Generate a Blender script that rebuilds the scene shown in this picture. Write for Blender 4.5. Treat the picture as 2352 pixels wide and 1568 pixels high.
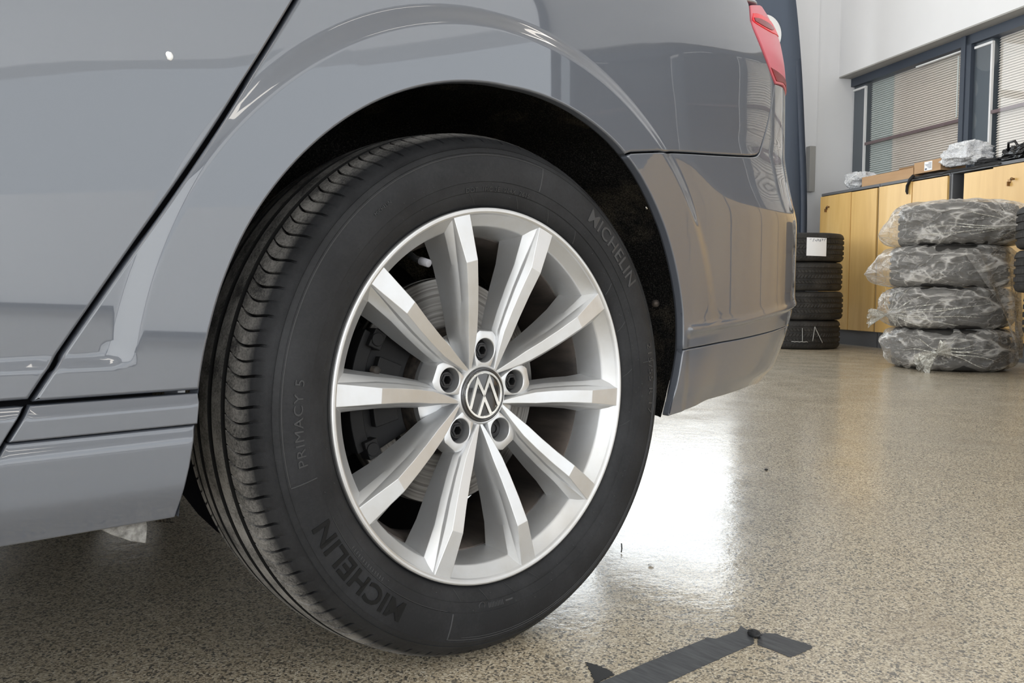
import bpy, bmesh, math, random
import numpy as np
from mathutils import Vector, Matrix, noise
from mathutils.geometry import delaunay_2d_cdt
random.seed(7)
sc = bpy.context.scene
for o in list(bpy.data.objects): bpy.data.objects.remove(o, do_unlink=True)
COL = sc.collection

# ------------------------------------------------------------------ camera
CAMP = (-0.6857401, -0.7967859, 0.4642328)
FPX, YAW, PITCH, ROLL = 1939.49, 0.8431466, -0.0626445, 0.0048603
F = Vector((math.cos(YAW)*math.cos(PITCH), math.sin(YAW)*math.cos(PITCH), math.sin(PITCH)))
Rv = F.cross(Vector((0,0,1))).normalized(); Uv = Rv.cross(F)
r_ = math.cos(ROLL)*Rv + math.sin(ROLL)*Uv; u_ = -math.sin(ROLL)*Rv + math.cos(ROLL)*Uv
cd = bpy.data.cameras.new('camera'); cam = bpy.data.objects.new('camera', cd); COL.objects.link(cam)
cd.sensor_width = 36; cd.lens = FPX/2352*36; cd.clip_start = .02; cd.clip_end = 200
M = Matrix((( r_.x, u_.x, -F.x, CAMP[0]), (r_.y, u_.y, -F.y, CAMP[1]), (r_.z, u_.z, -F.z, CAMP[2]), (0,0,0,1)))
cam.matrix_world = M
sc.camera = cam

# ------------------------------------------------------------------ room frame: n (towards the cabinet wall), a (along it)
RANG = math.radians(62.6)
WD = Vector((math.cos(RANG), math.sin(RANG), 0)); ND = Vector((math.sin(RANG), -math.cos(RANG), 0))
RROT = RANG - math.pi/2
def RW(n, a, z=0.0): return ND*n + WD*a + Vector((0,0,z))

# ------------------------------------------------------------------ world, lights, exposure
w = bpy.data.worlds.new('daylight'); sc.world = w; w.use_nodes = True
w.node_tree.nodes['Background'].inputs[0].default_value = (.85,.93,1,1)
w.node_tree.nodes['Background'].inputs[1].default_value = 1.0
sc.view_settings.view_transform = 'Standard'; sc.view_settings.look = 'None'
sc.view_settings.exposure = 0.12; sc.view_settings.gamma = 1.0
try: sc.view_settings.use_curve_mapping = False
except Exception: pass
def area(name, n, a, z, sx, sy, rad, dirv, col=(1,1,1)):
    L = bpy.data.lights.new(name, 'AREA'); L.shape = 'RECTANGLE'; L.size = sx; L.size_y = sy
    L.energy = rad*math.pi*sx*sy; L.color = col
    o = bpy.data.objects.new(name, L); COL.objects.link(o); o.location = RW(n,a,z)
    d = (ND*dirv[0] + WD*dirv[1] + Vector((0,0,dirv[2]))).normalized()
    o.rotation_euler = d.to_track_quat('-Z', 'Y').to_euler()
    if abs(d.z) > .9: o.rotation_euler = (0 if d.z < 0 else math.pi, 0, RROT)
    return o
CEIL = 4.3
area('window_daylight_left', -6.9, -1.0, 1.9, 11.0, 3.2, 4.2, (1,0,0), (.93,.97,1))
area('window_daylight_back', 2.35, 6.0, 1.95, 2.8, 1.9, 3.4, (0,-1,0), (.93,.98,1))
area('window_daylight_front', -1.1, -7.93, 1.85, 11.5, 3.5, 2.2, (0,1,0), (.93,.97,1))
area('window_daylight_right', 4.70, -4.65, 1.85, 6.45, 3.5, 1.05, (-1,0,0), (.90,.95,1))
for i, n in enumerate((-4.6, -1.8, 1.0, 3.3)):
    for a in (-5.5, -2.0, 1.5, 4.6):
        area('ceiling_lamp_light', n, a, CEIL-.03, .28, 1.45, 6.0, (0,0,-1), (1,.93,.83))

# ------------------------------------------------------------------ helpers
def tag(o, label=None, cat=None, group=None, kind=None):
    if label: o['label'] = label
    if cat: o['category'] = cat
    if group: o['group'] = group
    if kind: o['kind'] = kind
    return o
def empty(name, loc=(0,0,0), rz=0, **k):
    o = bpy.data.objects.new(name, None); COL.objects.link(o); o.location = loc; o.rotation_euler = (0,0,rz)
    o.empty_display_size = .1; return tag(o, **k)
def mesh_obj(name, verts, faces, mat, parent=None, smooth=True, sharp=None, loc=None, rz=None, **k):
    me = bpy.data.meshes.new(name); me.from_pydata([tuple(map(float, v)) for v in verts], [], [tuple(map(int, f)) for f in faces]); me.update()
    if smooth: me.shade_smooth()
    if sharp is not None: me.set_sharp_from_angle(angle=math.radians(sharp))
    o = bpy.data.objects.new(name, me); COL.objects.link(o)
    for m in (mat if isinstance(mat, (list, tuple)) else [mat]): me.materials.append(m)
    if parent: o.parent = parent
    if loc is not None: o.location = loc
    if rz is not None: o.rotation_euler = (0,0,rz)
    return tag(o, **k)
def bevel(o, w, seg=2, ang=25):
    m = o.modifiers.new('bevel', 'BEVEL'); m.width = w; m.segments = seg; m.limit_method = 'ANGLE'; m.angle_limit = math.radians(ang)
    m.harden_normals = True; m.use_clamp_overlap = True; return o
class MB:
    def __init__(s): s.v = []; s.f = []
    def add(s, V, Fc):
        n = len(s.v); s.v += [tuple(map(float, p)) for p in V]; s.f += [tuple(i+n for i in f) for f in Fc]; return s
    def box(s, x0, x1, y0, y1, z0, z1):
        V = [(x,y,z) for z in (z0,z1) for y in (y0,y1) for x in (x0,x1)]
        return s.add(V, [(0,2,3,1),(4,5,7,6),(0,1,5,4),(2,6,7,3),(0,4,6,2),(1,3,7,5)])
    def rev(s, prof, n=64, c=(0,0,0), axis='z', close=False, a0=0, a1=2*math.pi):
        full = abs(a1-a0-2*math.pi) < 1e-6; m = n if full else n+1; V = []
        for i in range(m):
            t = a0+(a1-a0)*i/n
            for r, h in prof:
                if axis == 'z': V.append((c[0]+r*math.cos(t), c[1]+r*math.sin(t), c[2]+h))
                else: V.append((c[0]+r*math.cos(t), c[1]+h, c[2]+r*math.sin(t)))
        k = len(prof); Fc = []
        for i in range(n):
            j = (i+1) % m
            for q in range(k if close else k-1):
                q2 = (q+1) % k; f = (i*k+q, j*k+q, j*k+q2, i*k+q2)
                Fc.append(f if axis == 'z' else f[::-1])
        return s.add(V, Fc)
    def tube(s, pts, rad, n=8):
        pts = [Vector(p) for p in pts]; V = []; Fc = []
        for i, p in enumerate(pts):
            t = (pts[min(i+1, len(pts)-1)] - pts[max(i-1, 0)]).normalized()
            e = t.cross(Vector((0,0,1)) if abs(t.z) < .9 else Vector((1,0,0))).normalized(); g = t.cross(e)
            rr = rad[i] if isinstance(rad, (list, tuple)) else rad
            V += [p + rr*(math.cos(2*math.pi*k/n)*e + math.sin(2*math.pi*k/n)*g) for k in range(n)]
        for i in range(len(pts)-1):
            for k in range(n): Fc.append((i*n+k, i*n+(k+1)%n, (i+1)*n+(k+1)%n, (i+1)*n+k))
        Fc += [tuple(range(n))[::-1], tuple(range((len(pts)-1)*n, len(pts)*n))]
        return s.add(V, Fc)
    def prism(s, poly, y0, y1):          # poly in (x,z), extruded along y
        n = len(poly); V = [(x,y0,z) for x,z in poly]+[(x,y1,z) for x,z in poly]
        return s.add(V, [tuple(range(n)), tuple(range(2*n-1, n-1, -1))]+[(i, i+n, (i+1)%n+n, (i+1)%n) for i in range(n)])
    def obj(s, name, mat, parent=None, **k): return mesh_obj(name, s.v, s.f, mat, parent, **k)

# ------------------------------------------------------------------ materials
def mat(name, col=(.5,.5,.5), rough=.5, metal=0, spec=.5, coat=0, coatr=.03, alpha=1, ior=1.5, emit=None, es=1):
    m = bpy.data.materials.new(name); m.use_nodes = True; b = m.node_tree.nodes['Principled BSDF']
    b.inputs['Base Color'].default_value = (*col, 1); b.inputs['Roughness'].default_value = rough; b.inputs['Metallic'].default_value = metal
    b.inputs['Specular IOR Level'].default_value = spec; b.inputs['Coat Weight'].default_value = coat; b.inputs['Coat Roughness'].default_value = coatr
    b.inputs['Alpha'].default_value = alpha; b.inputs['IOR'].default_value = ior
    if emit: b.inputs['Emission Color'].default_value = (*emit, 1); b.inputs['Emission Strength'].default_value = es
    return m
class N:
    def __init__(s, m): s.t = m.node_tree; s.b = s.t.nodes['Principled BSDF']; s.o = s.t.nodes['Material Output']; s.tc = s.t.nodes.new('ShaderNodeTexCoord')
    def n(s, ty, **k):
        x = s.t.nodes.new('ShaderNode'+ty)
        for a, v in k.items():
            if a.startswith('i_'): x.inputs[a[2:].replace('_', ' ')].default_value = v
            else: setattr(x, a, v)
        return x
    def l(s, a, b): s.t.links.new(a, b)
    def obj(s, scale=(1,1,1)):
        mp = s.n('Mapping'); mp.inputs['Scale'].default_value = scale; s.l(s.tc.outputs['Object'], mp.inputs[0]); return mp.outputs[0]
    def noise(s, scale, detail=3, rough=.5, vec=None, dist=0):
        x = s.n('TexNoise'); x.inputs['Scale'].default_value = scale; x.inputs['Detail'].default_value = detail; x.inputs['Roughness'].default_value = rough; x.inputs['Distortion'].default_value = dist
        s.l(vec or s.tc.outputs['Object'], x.inputs['Vector']); return x.outputs['Fac']
    def vor(s, scale, out='Distance', feat='F1', vec=None):
        x = s.n('TexVoronoi', feature=feat); x.inputs['Scale'].default_value = scale; s.l(vec or s.tc.outputs['Object'], x.inputs['Vector']); return x.outputs[out]
    def ramp(s, fac, stops, interp='LINEAR'):
        x = s.n('ValToRGB'); cr = x.color_ramp; cr.interpolation = interp
        while len(cr.elements) < len(stops): cr.elements.new(.5)
        for e, (p, c) in zip(cr.elements, stops): e.position = p; e.color = (*c, 1) if isinstance(c, tuple) else (c, c, c, 1)
        s.l(fac, x.inputs[0]); return x.outputs[0]
    def mix(s, fac, a, b, mode='MIX'):
        x = s.n('Mix', data_type='RGBA', blend_type=mode)
        for sock, v in ((x.inputs[0], fac), (x.inputs[6], a), (x.inputs[7], b)):
            if hasattr(v, 'links'): s.l(v, sock)
            else: sock.default_value = v if not isinstance(v, tuple) else (*v, 1)
        return x.outputs[2]
    def math(s, op, a, b=0.0, c=0.0, clamp=False):
        x = s.n('Math', operation=op, use_clamp=clamp)
        for i, v in enumerate((a, b, c)):
            if hasattr(v, 'links'): s.l(v, x.inputs[i])
            else: x.inputs[i].default_value = v
        return x.outputs[0]
    def bump(s, h, strength=.3, dist=.001):
        x = s.n('Bump'); x.inputs['Strength'].default_value = strength; x.inputs['Distance'].default_value = dist; s.l(h, x.inputs['Height'])
        s.l(x.outputs[0], s.b.inputs['Normal']); return x.outputs[0]
    def col(s, c): s.l(c, s.b.inputs['Base Color'])
    def rough(s, c): s.l(c, s.b.inputs['Roughness'])

M_paint = mat('grey_paint', (.092,.102,.124), .40, 0, .5, 1.0, .02); M_paint.node_tree.nodes['Principled BSDF'].inputs['Coat IOR'].default_value = 1.7
M_black = mat('black_plastic', (.004,.004,.0045), .6, 0, .3)
M_gap = mat('dark_cavity', (.004,.004,.005), .9, 0, .1)
M_alloy = mat('silver_alloy', (.70,.71,.73), .45, .86, .5, .25, .14)
g = N(M_alloy); f = g.noise(14, 5, .6); g.col(g.ramp(f, [(.3,(.63,.625,.615)),(.6,(.70,.71,.725))])); 
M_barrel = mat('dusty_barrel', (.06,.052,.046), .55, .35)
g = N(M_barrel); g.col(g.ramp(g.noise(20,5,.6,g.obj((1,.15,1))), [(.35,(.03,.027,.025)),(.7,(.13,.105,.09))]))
M_disc = mat('brake_disc_steel', (.42,.40,.37), .38, .8)
g = N(M_disc)
xx = g.n('SeparateXYZ'); g.l(g.tc.outputs['Object'], xx.inputs[0])
rr = g.math('SQRT', g.math('ADD', g.math('MULTIPLY', xx.outputs[0], xx.outputs[0]), g.math('MULTIPLY', xx.outputs[2], xx.outputs[2])))
nz = g.n('TexNoise'); nz.noise_dimensions = '1D'; nz.inputs['Scale'].default_value = 260; nz.inputs['Detail'].default_value = 3; g.l(rr, nz.inputs['W'])
g.col(g.ramp(nz.outputs['Fac'], [(.3,(.10,.094,.086)),(.7,(.20,.19,.178))])); g.bump(nz.outputs['Fac'], .25, .0005)
M_castiron = mat('rusty_cast_iron', (.09,.08,.07), .7, .5)
g = N(M_castiron); g.col(g.ramp(g.noise(90,5), [(.35,(.03,.028,.026)),(.7,(.11,.09,.075))])); g.bump(g.noise(200,3), .4, .001)
M_boss = mat('dark_bolt_metal', (.03,.03,.032), .35, .6)
M_capblack = mat('gloss_black_cap', (.008,.008,.010), .12, 0, .5, 1, .03)
M_chrome = mat('emblem_chrome', (.80,.79,.76), .13, 1.0)

def rubber(name, base, dust, amt, worn=False):
    m = mat(name, base, .60, 0, .28); g = N(m)
    f = g.noise(9, 5, .65); f2 = g.noise(260, 3, .7)
    k = g.ramp(g.math('ADD', g.math('MULTIPLY', f, .75), g.math('MULTIPLY', f2, .25)), [(.42, 0.0), (.68, amt)])
    c = g.mix(k, base, dust)
    if worn:
        s = g.n('SeparateXYZ'); g.l(g.tc.outputs['Object'], s.inputs[0])
        rad = g.math('SQRT', g.math('ADD', g.math('MULTIPLY', s.outputs[0], s.outputs[0]), g.math('MULTIPLY', s.outputs[2], s.outputs[2])))
        tread = g.math('MULTIPLY', g.ramp(rad, [(.3222, 0.0), (.3262, 1.0)]), 1.0)
        # dirt on the tread, kept off the sipe floors so they read dark
        mot = g.ramp(g.math('ADD', g.math('MULTIPLY', g.noise(22, 5, .7), .6), g.math('MULTIPLY', g.noise(420, 3, .7), .4)), [(.40,.15),(.58,1.0)])
        c = g.mix(g.math('MULTIPLY', tread, mot), c, (.33,.315,.295))
    g.col(c); g.bump(g.math('ADD', g.math('MULTIPLY', f2, .5), g.noise(900,2)), .22, .0006)
    return m
M_tire = rubber('tire_rubber', (.0125,.013,.0145), (.033,.034,.037), .8, True)
M_letter_groove = mat('matte_black_letter_and_groove', (.006,.006,.006), .75, 0, .25)
M_letter2 = mat('moulded_lettering', (.042,.042,.044), .5, 0, .4)
M_stack_tire = rubber('old_tire_rubber', (.022,.021,.020), (.07,.065,.06), .6)
M_liner = mat('felt_liner', (.01,.01,.01), .98, 0, .1)
g = N(M_liner)
p1 = g.noise(9, 4, .6, g.obj((1,.5,1))); p2 = g.noise(420, 4, .8)
c = g.mix(g.ramp(p2, [(.5,0.0),(.68,1.0)]), (.010,.010,.0105), (.12,.112,.100))
c = g.mix(g.math('MULTIPLY', g.ramp(p1, [(.50,0.0),(.70,1.0)]), g.ramp(p2, [(.38,0.0),(.62,1.0)])), c, (.24,.20,.145))
g.col(c); g.bump(p2, .9, .004)
M_red = mat('red_lamp_lens', (.55,.10,.12), .2)
M_redpale = mat('pale_red_lamp_lens', (.66,.15,.19), .30, 0, .3)
M_reddark = mat('dark_red_lamp_lens', (.22,.002,.010), .25, 0, .25)
M_redglow = mat('bright_red_light_guide', (.80,.008,.022), .25, 0, .25)

M_floor = mat('speckled_resin_floor', (.4,.37,.3), .5, 0, .5, .9, .085); g = N(M_floor)
def spk(scale, lo, hi, warp):
    v = g.n('TexVoronoi', feature='F1'); v.inputs['Scale'].default_value = scale; v.inputs['Randomness'].default_value = 1
    wv = g.n('VectorMath', operation='ADD'); nn = g.n('TexNoise'); nn.inputs['Scale'].default_value = scale*.8; nn.inputs['Detail'].default_value = 2; g.l(g.tc.outputs['Object'], nn.inputs['Vector'])
    sc_ = g.n('VectorMath', operation='SCALE'); sc_.inputs[3].default_value = warp; g.l(nn.outputs['Color'], sc_.inputs[0]); g.l(g.tc.outputs['Object'], wv.inputs[0]); g.l(sc_.outputs[0], wv.inputs[1]); g.l(wv.outputs[0], v.inputs['Vector'])
    return v
v1 = spk(450, 0, 1, .003); v2 = spk(300, 0, 1, .004)
sp = g.n('SeparateColor'); g.l(v1.outputs['Color'], sp.inputs[0]); sp2 = g.n('SeparateColor'); g.l(v2.outputs['Color'], sp2.inputs[0])
c = g.ramp(sp.outputs[0], [(0,(.020,.018,.016)),(.15,(.25,.205,.140)),(.30,(.44,.36,.245)),(.55,(.58,.485,.340)),(.80,(.72,.625,.46)),(.95,(.86,.79,.64))])
c = g.mix(g.ramp(sp2.outputs[1], [(.86,0.0),(.90,1.0)], 'LINEAR'), c, (.085,.078,.068))
big = g.noise(1.3, 4, .6)
c = g.mix(g.ramp(big, [(.3,.0),(.75,.35)]), c, (.36,.335,.285))
stain = g.noise(2.6, 5, .7, None, .4)
c = g.mix(g.ramp(stain, [(.56,0.0),(.78,.45)]), c, (.30,.225,.14))
g.col(c)
wv = g.math('ADD', g.math('MULTIPLY', g.noise(24, 4, .6), 1.0), g.math('MULTIPLY', g.noise(120, 3, .6), .30))
bp = g.bump(wv, .22, .004)
bn = g.n('Bump'); bn.inputs['Strength'].default_value = .16; bn.inputs['Distance'].default_value = .004; g.l(wv, bn.inputs['Height']); g.l(bn.outputs[0], g.b.inputs['Coat Normal'])
g.l(g.ramp(g.noise(6,4), [(.3,.10),(.75,.24)]), g.b.inputs['Coat Roughness'])

M_wall = mat('white_wall_paint', (.79,.79,.80), .8); g = N(M_wall); g.col(g.ramp(g.noise(1.2,4), [(.3,(.76,.76,.77)),(.7,(.81,.81,.82))])); g.bump(g.noise(180,3), .08, .001)
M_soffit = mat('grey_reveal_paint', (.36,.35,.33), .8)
M_ceil = mat('ceiling_paint', (.74,.74,.74), .85)
M_frame = mat('slate_blue_frame', (.050,.062,.085), .45)
M_frame2 = mat('slate_jamb', (.085,.105,.125), .5)  # lighter slate for the window side jambs
M_blind = mat('beige_blind', (.56,.50,.44), .6)
g = N(M_blind); g.col(g.ramp(g.noise(1.4,3,.5,g.obj((1,1,.6))), [(.35,(.88,.81,.74)),(.7,(.93,.89,.82))]))
M_blindw = mat('pale_reflection_blind', (.66,.72,.70), .6)  # greenish white of the painted glass reflection, also on backing and cord
M_wood = mat('birch_veneer', (.76,.49,.17), .38, 0, .5, .15, .2); g = N(M_wood)
c = g.ramp(g.noise(7, 5, .6, g.obj((1,1,.12)), .5), [(.3,(.66,.40,.13)),(.55,(.77,.50,.18)),(.8,(.84,.58,.25))]); g.col(c)
M_cabgrey = mat('grey_cabinet_board', (.125,.13,.14), .5)
M_dark = mat('dark_backing_board', (.035,.038,.045), .7)
M_brass = mat('old_brass', (.25,.15,.07), .4, .8)
M_card = mat('cardboard', (.47,.29,.155), .8); g = N(M_card); g.col(g.ramp(g.noise(12,4,.5,g.obj((1,.2,1))), [(.3,(.43,.26,.135)),(.7,(.52,.33,.18))]))
M_card2 = mat('cardboard_inside', (.56,.37,.21), .85)
M_paper = mat('white_paper', (.85,.86,.88), .6)
M_ink = mat('grey_ink', (.12,.13,.18), .7)
M_cloth = mat('black_fabric', (.008,.008,.009), .75); g = N(M_cloth); g.bump(g.noise(60,4), .5, .004)
M_glossblack = mat('glossy_black_bag', (.008,.008,.009), .22)
M_yellow = mat('yellow_plastic', (.75,.62,.15), .4)
M_flag = mat('navy_banner_fabric', (.085,.108,.150), .6); g = N(M_flag); g.bump(g.noise(3,2,.5,g.obj((3,3,.5))), .3, .03)
M_flagedge = mat('navy_banner_sleeve', (.042,.056,.085), .55)
M_white = mat('white_print', (.88,.88,.88), .5)
M_chalk = mat('chalk', (.42,.42,.41), .9)
M_tape = mat('grey_cloth_tape', (.055,.058,.064), .5); g = N(M_tape)
f = g.noise(160, 3, .6, g.obj((1,.15,1))); g.col(g.ramp(f, [(.3,(.038,.040,.046)),(.7,(.090,.094,.100))])); g.bump(g.noise(500,3,.6), .3, .0006)
M_tape2 = mat('torn_tape_edge', (.022,.023,.025), .6)
M_grime = mat('grimy_plastic', (.30,.29,.27), .8); g = N(M_grime); g.col(g.ramp(g.noise(120,5,.7), [(.3,(.13,.125,.115)),(.65,(.42,.41,.39))])); g.bump(g.noise(160,4), .8, .003)

def film(name, lo, hi, col=(.80,.775,.72), sc1=9, stretch=(1,1,1)):
    m = mat(name, col, .16, 0, .8); g = N(m)
    v = g.obj(stretch)
    a = g.noise(sc1, 3, .5, v, .9)
    rdg = g.math('SUBTRACT', 1.0, g.math('MULTIPLY', g.math('ABSOLUTE', g.math('SUBTRACT', a, .5)), 15.0), clamp=True)
    b2 = g.noise(sc1*2.6, 3, .5, v, 1.0)
    rdg2 = g.math('SUBTRACT', 1.0, g.math('MULTIPLY', g.math('ABSOLUTE', g.math('SUBTRACT', b2, .5)), 13.0), clamp=True)
    s = g.math('ADD', g.math('POWER', rdg, 2.0), g.math('MULTIPLY', g.math('POWER', rdg2, 2.0), .6), clamp=True)
    lw = g.n('LayerWeight'); lw.inputs[0].default_value = .35
    al = g.math('ADD', g.math('ADD', g.math('MULTIPLY', s, hi-lo), lo), g.math('MULTIPLY', lw.outputs['Facing'], .25), clamp=True)
    g.l(al, g.b.inputs['Alpha']); g.col(g.mix(g.math('MULTIPLY', s, 1.0), tuple(c*(.70 if lo < .7 else 1.0) for c in col), tuple(min(.95, c*1.3) for c in col)))  # lighter colour along the ridges paints in wrinkle highlights
    g.bump(g.math('ADD', g.math('ADD', a, g.math('MULTIPLY', b2, .5)), g.math('MULTIPLY', s, .16)), .85, .035)
    return m
M_film = film('clear_plastic_film', .24, .52, (.70,.68,.65), 3.2, (1,1,2.2))
M_film2 = film('gathered_plastic_film', .35, .85, (.82,.78,.68), 14)
M_whitebag = film('milky_plastic_film', .80, 1.0, (.84,.85,.88), 14)
M_glass = mat('window_glass', (1,1,1), .02, 0, .5, alpha=.12)
M_railwhite = mat('white_rail_and_light_gap', (.85,.85,.85), .5)  # white of the blind rails and the painted light gap

ZC=0.3294
def sstep(x): x=np.clip(x,0,1); return x*x*(3-2*x)
def gprof(pts,sig=.012):
    z=np.arange(.05,1.6,.002); y=np.interp(z,[p[0] for p in pts],[p[1] for p in pts])
    k=np.exp(-.5*(np.arange(-30,31)*.002/sig)**2);k/=k.sum()
    return z,np.convolve(np.pad(y,30,'edge'),k,'valid')
HB=gprof([(.2,-.012),(.25,-.004),(.35,.003),(.45,.005),(.6,.006),(.75,.006),(.86,0),(.93,-.02),(1.05,-.09),(1.15,-.19),(1.3,-.34)],.02)
HR=gprof([(.2,-.12),(.25,-.075),(.30,-.036),(.37,-.012),(.42,0),(.60,0),(.655,-.014),(.72,-.026),(.85,-.028),(.9,-.032),(.95,-.042),(1.0,-.068),(1.05,-.115),(1.15,-.23),(1.3,-.42)],.010)
def _plan():
    X=[-4.0,.3];Y=[0,0];A=[0,0]
    for x in np.arange(.305,.985,.005):
        u=(x-.3)/.56; X.append(x);Y.append(.089*u**3.6);A.append(np.arctan(3.6*.089/.56*u**2.6))
    x,y,a=X[-1],Y[-1],A[-1];R=.16
    n=14;st=(np.radians(86)-a)/n
    for i in range(n):
        am=a+st/2;x+=R*st*np.cos(am);y+=R*st*np.sin(am);a+=st;X.append(x);Y.append(y);A.append(a)
    X.append(x+.7*np.cos(a));Y.append(y+.7*np.sin(a));A.append(a)
    X,Y,A=map(np.array,(X,Y,A));S=np.concatenate([[0],np.cumsum(np.hypot(np.diff(X),np.diff(Y)))])-4.0
    return S,X,Y,A
PS,PX,PY,PA=_plan()
LTH=np.radians([-30,-10,-3,5,15,30,50,120,160,210]);LH=[.004,.006,.007,.008,.009,.013,.019,.019,.017,.016]
def H(s,z):
    s=np.asarray(s,float);z=np.asarray(z,float)
    hb=np.interp(z,*HB);hr=np.interp(z,*HR);w=sstep((s-.3)/.5);base=hb*(1-w)+hr*w+.007*sstep((-.1-s)/.25)*sstep((.95-z)/.3)
    r=np.hypot(s,z-ZC);th=np.arctan2(z-ZC,s);th=np.where(th<-2,th+2*np.pi,th)
    hf=np.interp(th,LTH,LH)+.02*(.41-r)
    wd=.026+.004*sstep((np.radians(70)-th)/.6)
    r1=.442+.004*sstep((np.radians(60)-th)/.4)
    da=(r-r1)/wd
    dr=np.where(s<-.2,(z-.392)/.014,9.)
    k=.8;m=np.minimum(da,dr);hh=np.clip(.5+.5*(dr-da)/k,0,1);m=dr*(1-hh)+da*hh-k*hh*(1-hh)
    b=sstep(m)
    fd=sstep((th-np.radians(4))/np.radians(22));fd=np.where(s<0,1.,fd);b=b*fd+(1-fd)*sstep((r-.39)/.11)
    fade=sstep((s-.44)/.1)*0
    return hf*(1-b)+base*b
def B(s,z):
    s=np.asarray(s,float);z=np.asarray(z,float);h=H(s,z)
    x=np.interp(s,PS,PX);y=np.interp(s,PS,PY);a=np.interp(s,PS,PA)
    return np.stack([x+np.sin(a)*h,y-np.cos(a)*h,z],-1)
def BN(s,z,e=8e-4):
    du=B(s+e,z)-B(s-e,z);dv=B(s,z+e)-B(s,z-e)
    n=np.cross(du,dv);n/=np.linalg.norm(n,axis=-1,keepdims=True);return n
# ------------------------------------------------------------------ car panels
def resample(poly, step):
    P = [np.array(p, float) for p in poly]; out = []
    for i in range(len(P)):
        a, b = P[i], P[(i+1) % len(P)]; L = np.linalg.norm(b-a); k = max(1, int(round(L/step)))
        out += [a+(b-a)*j/k for j in range(k)]
    return np.array(out)
def smooth_line(pts, n=12):
    P = [np.array(p, float) for p in pts]; out = []
    for i in range(len(P)-1):
        p0 = P[max(i-1,0)]; p1 = P[i]; p2 = P[i+1]; p3 = P[min(i+2, len(P)-1)]
        for k in range(n):
            t = k/n; out.append(.5*((2*p1)+(-p0+p2)*t+(2*p0-5*p1+4*p2-p3)*t*t+(-p0+3*p1-3*p2+p3)*t**3))
    return [tuple(q) for q in out]+[tuple(P[-1])]
def inward(loop):
    prv = np.roll(loop, 1, 0); nxt = np.roll(loop, -1, 0)
    e1 = loop-prv; e2 = nxt-loop
    e1 /= np.linalg.norm(e1, axis=1)[:,None]+1e-12; e2 /= np.linalg.norm(e2, axis=1)[:,None]+1e-12
    n1 = np.stack([-e1[:,1], e1[:,0]], 1); n2 = np.stack([-e2[:,1], e2[:,0]], 1)
    n = n1+n2; n /= np.linalg.norm(n, axis=1)[:,None]+1e-12
    c = np.clip((n*n1).sum(1), .5, 1); return n/c[:,None], n
b1_f = lambda s: np.interp(s, [.3665,.3778,.5441,.6782,.78,.88,1.0,1.6], [.3945,.395,.4057,.4199,.4267,.432,.436,.44])
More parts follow.
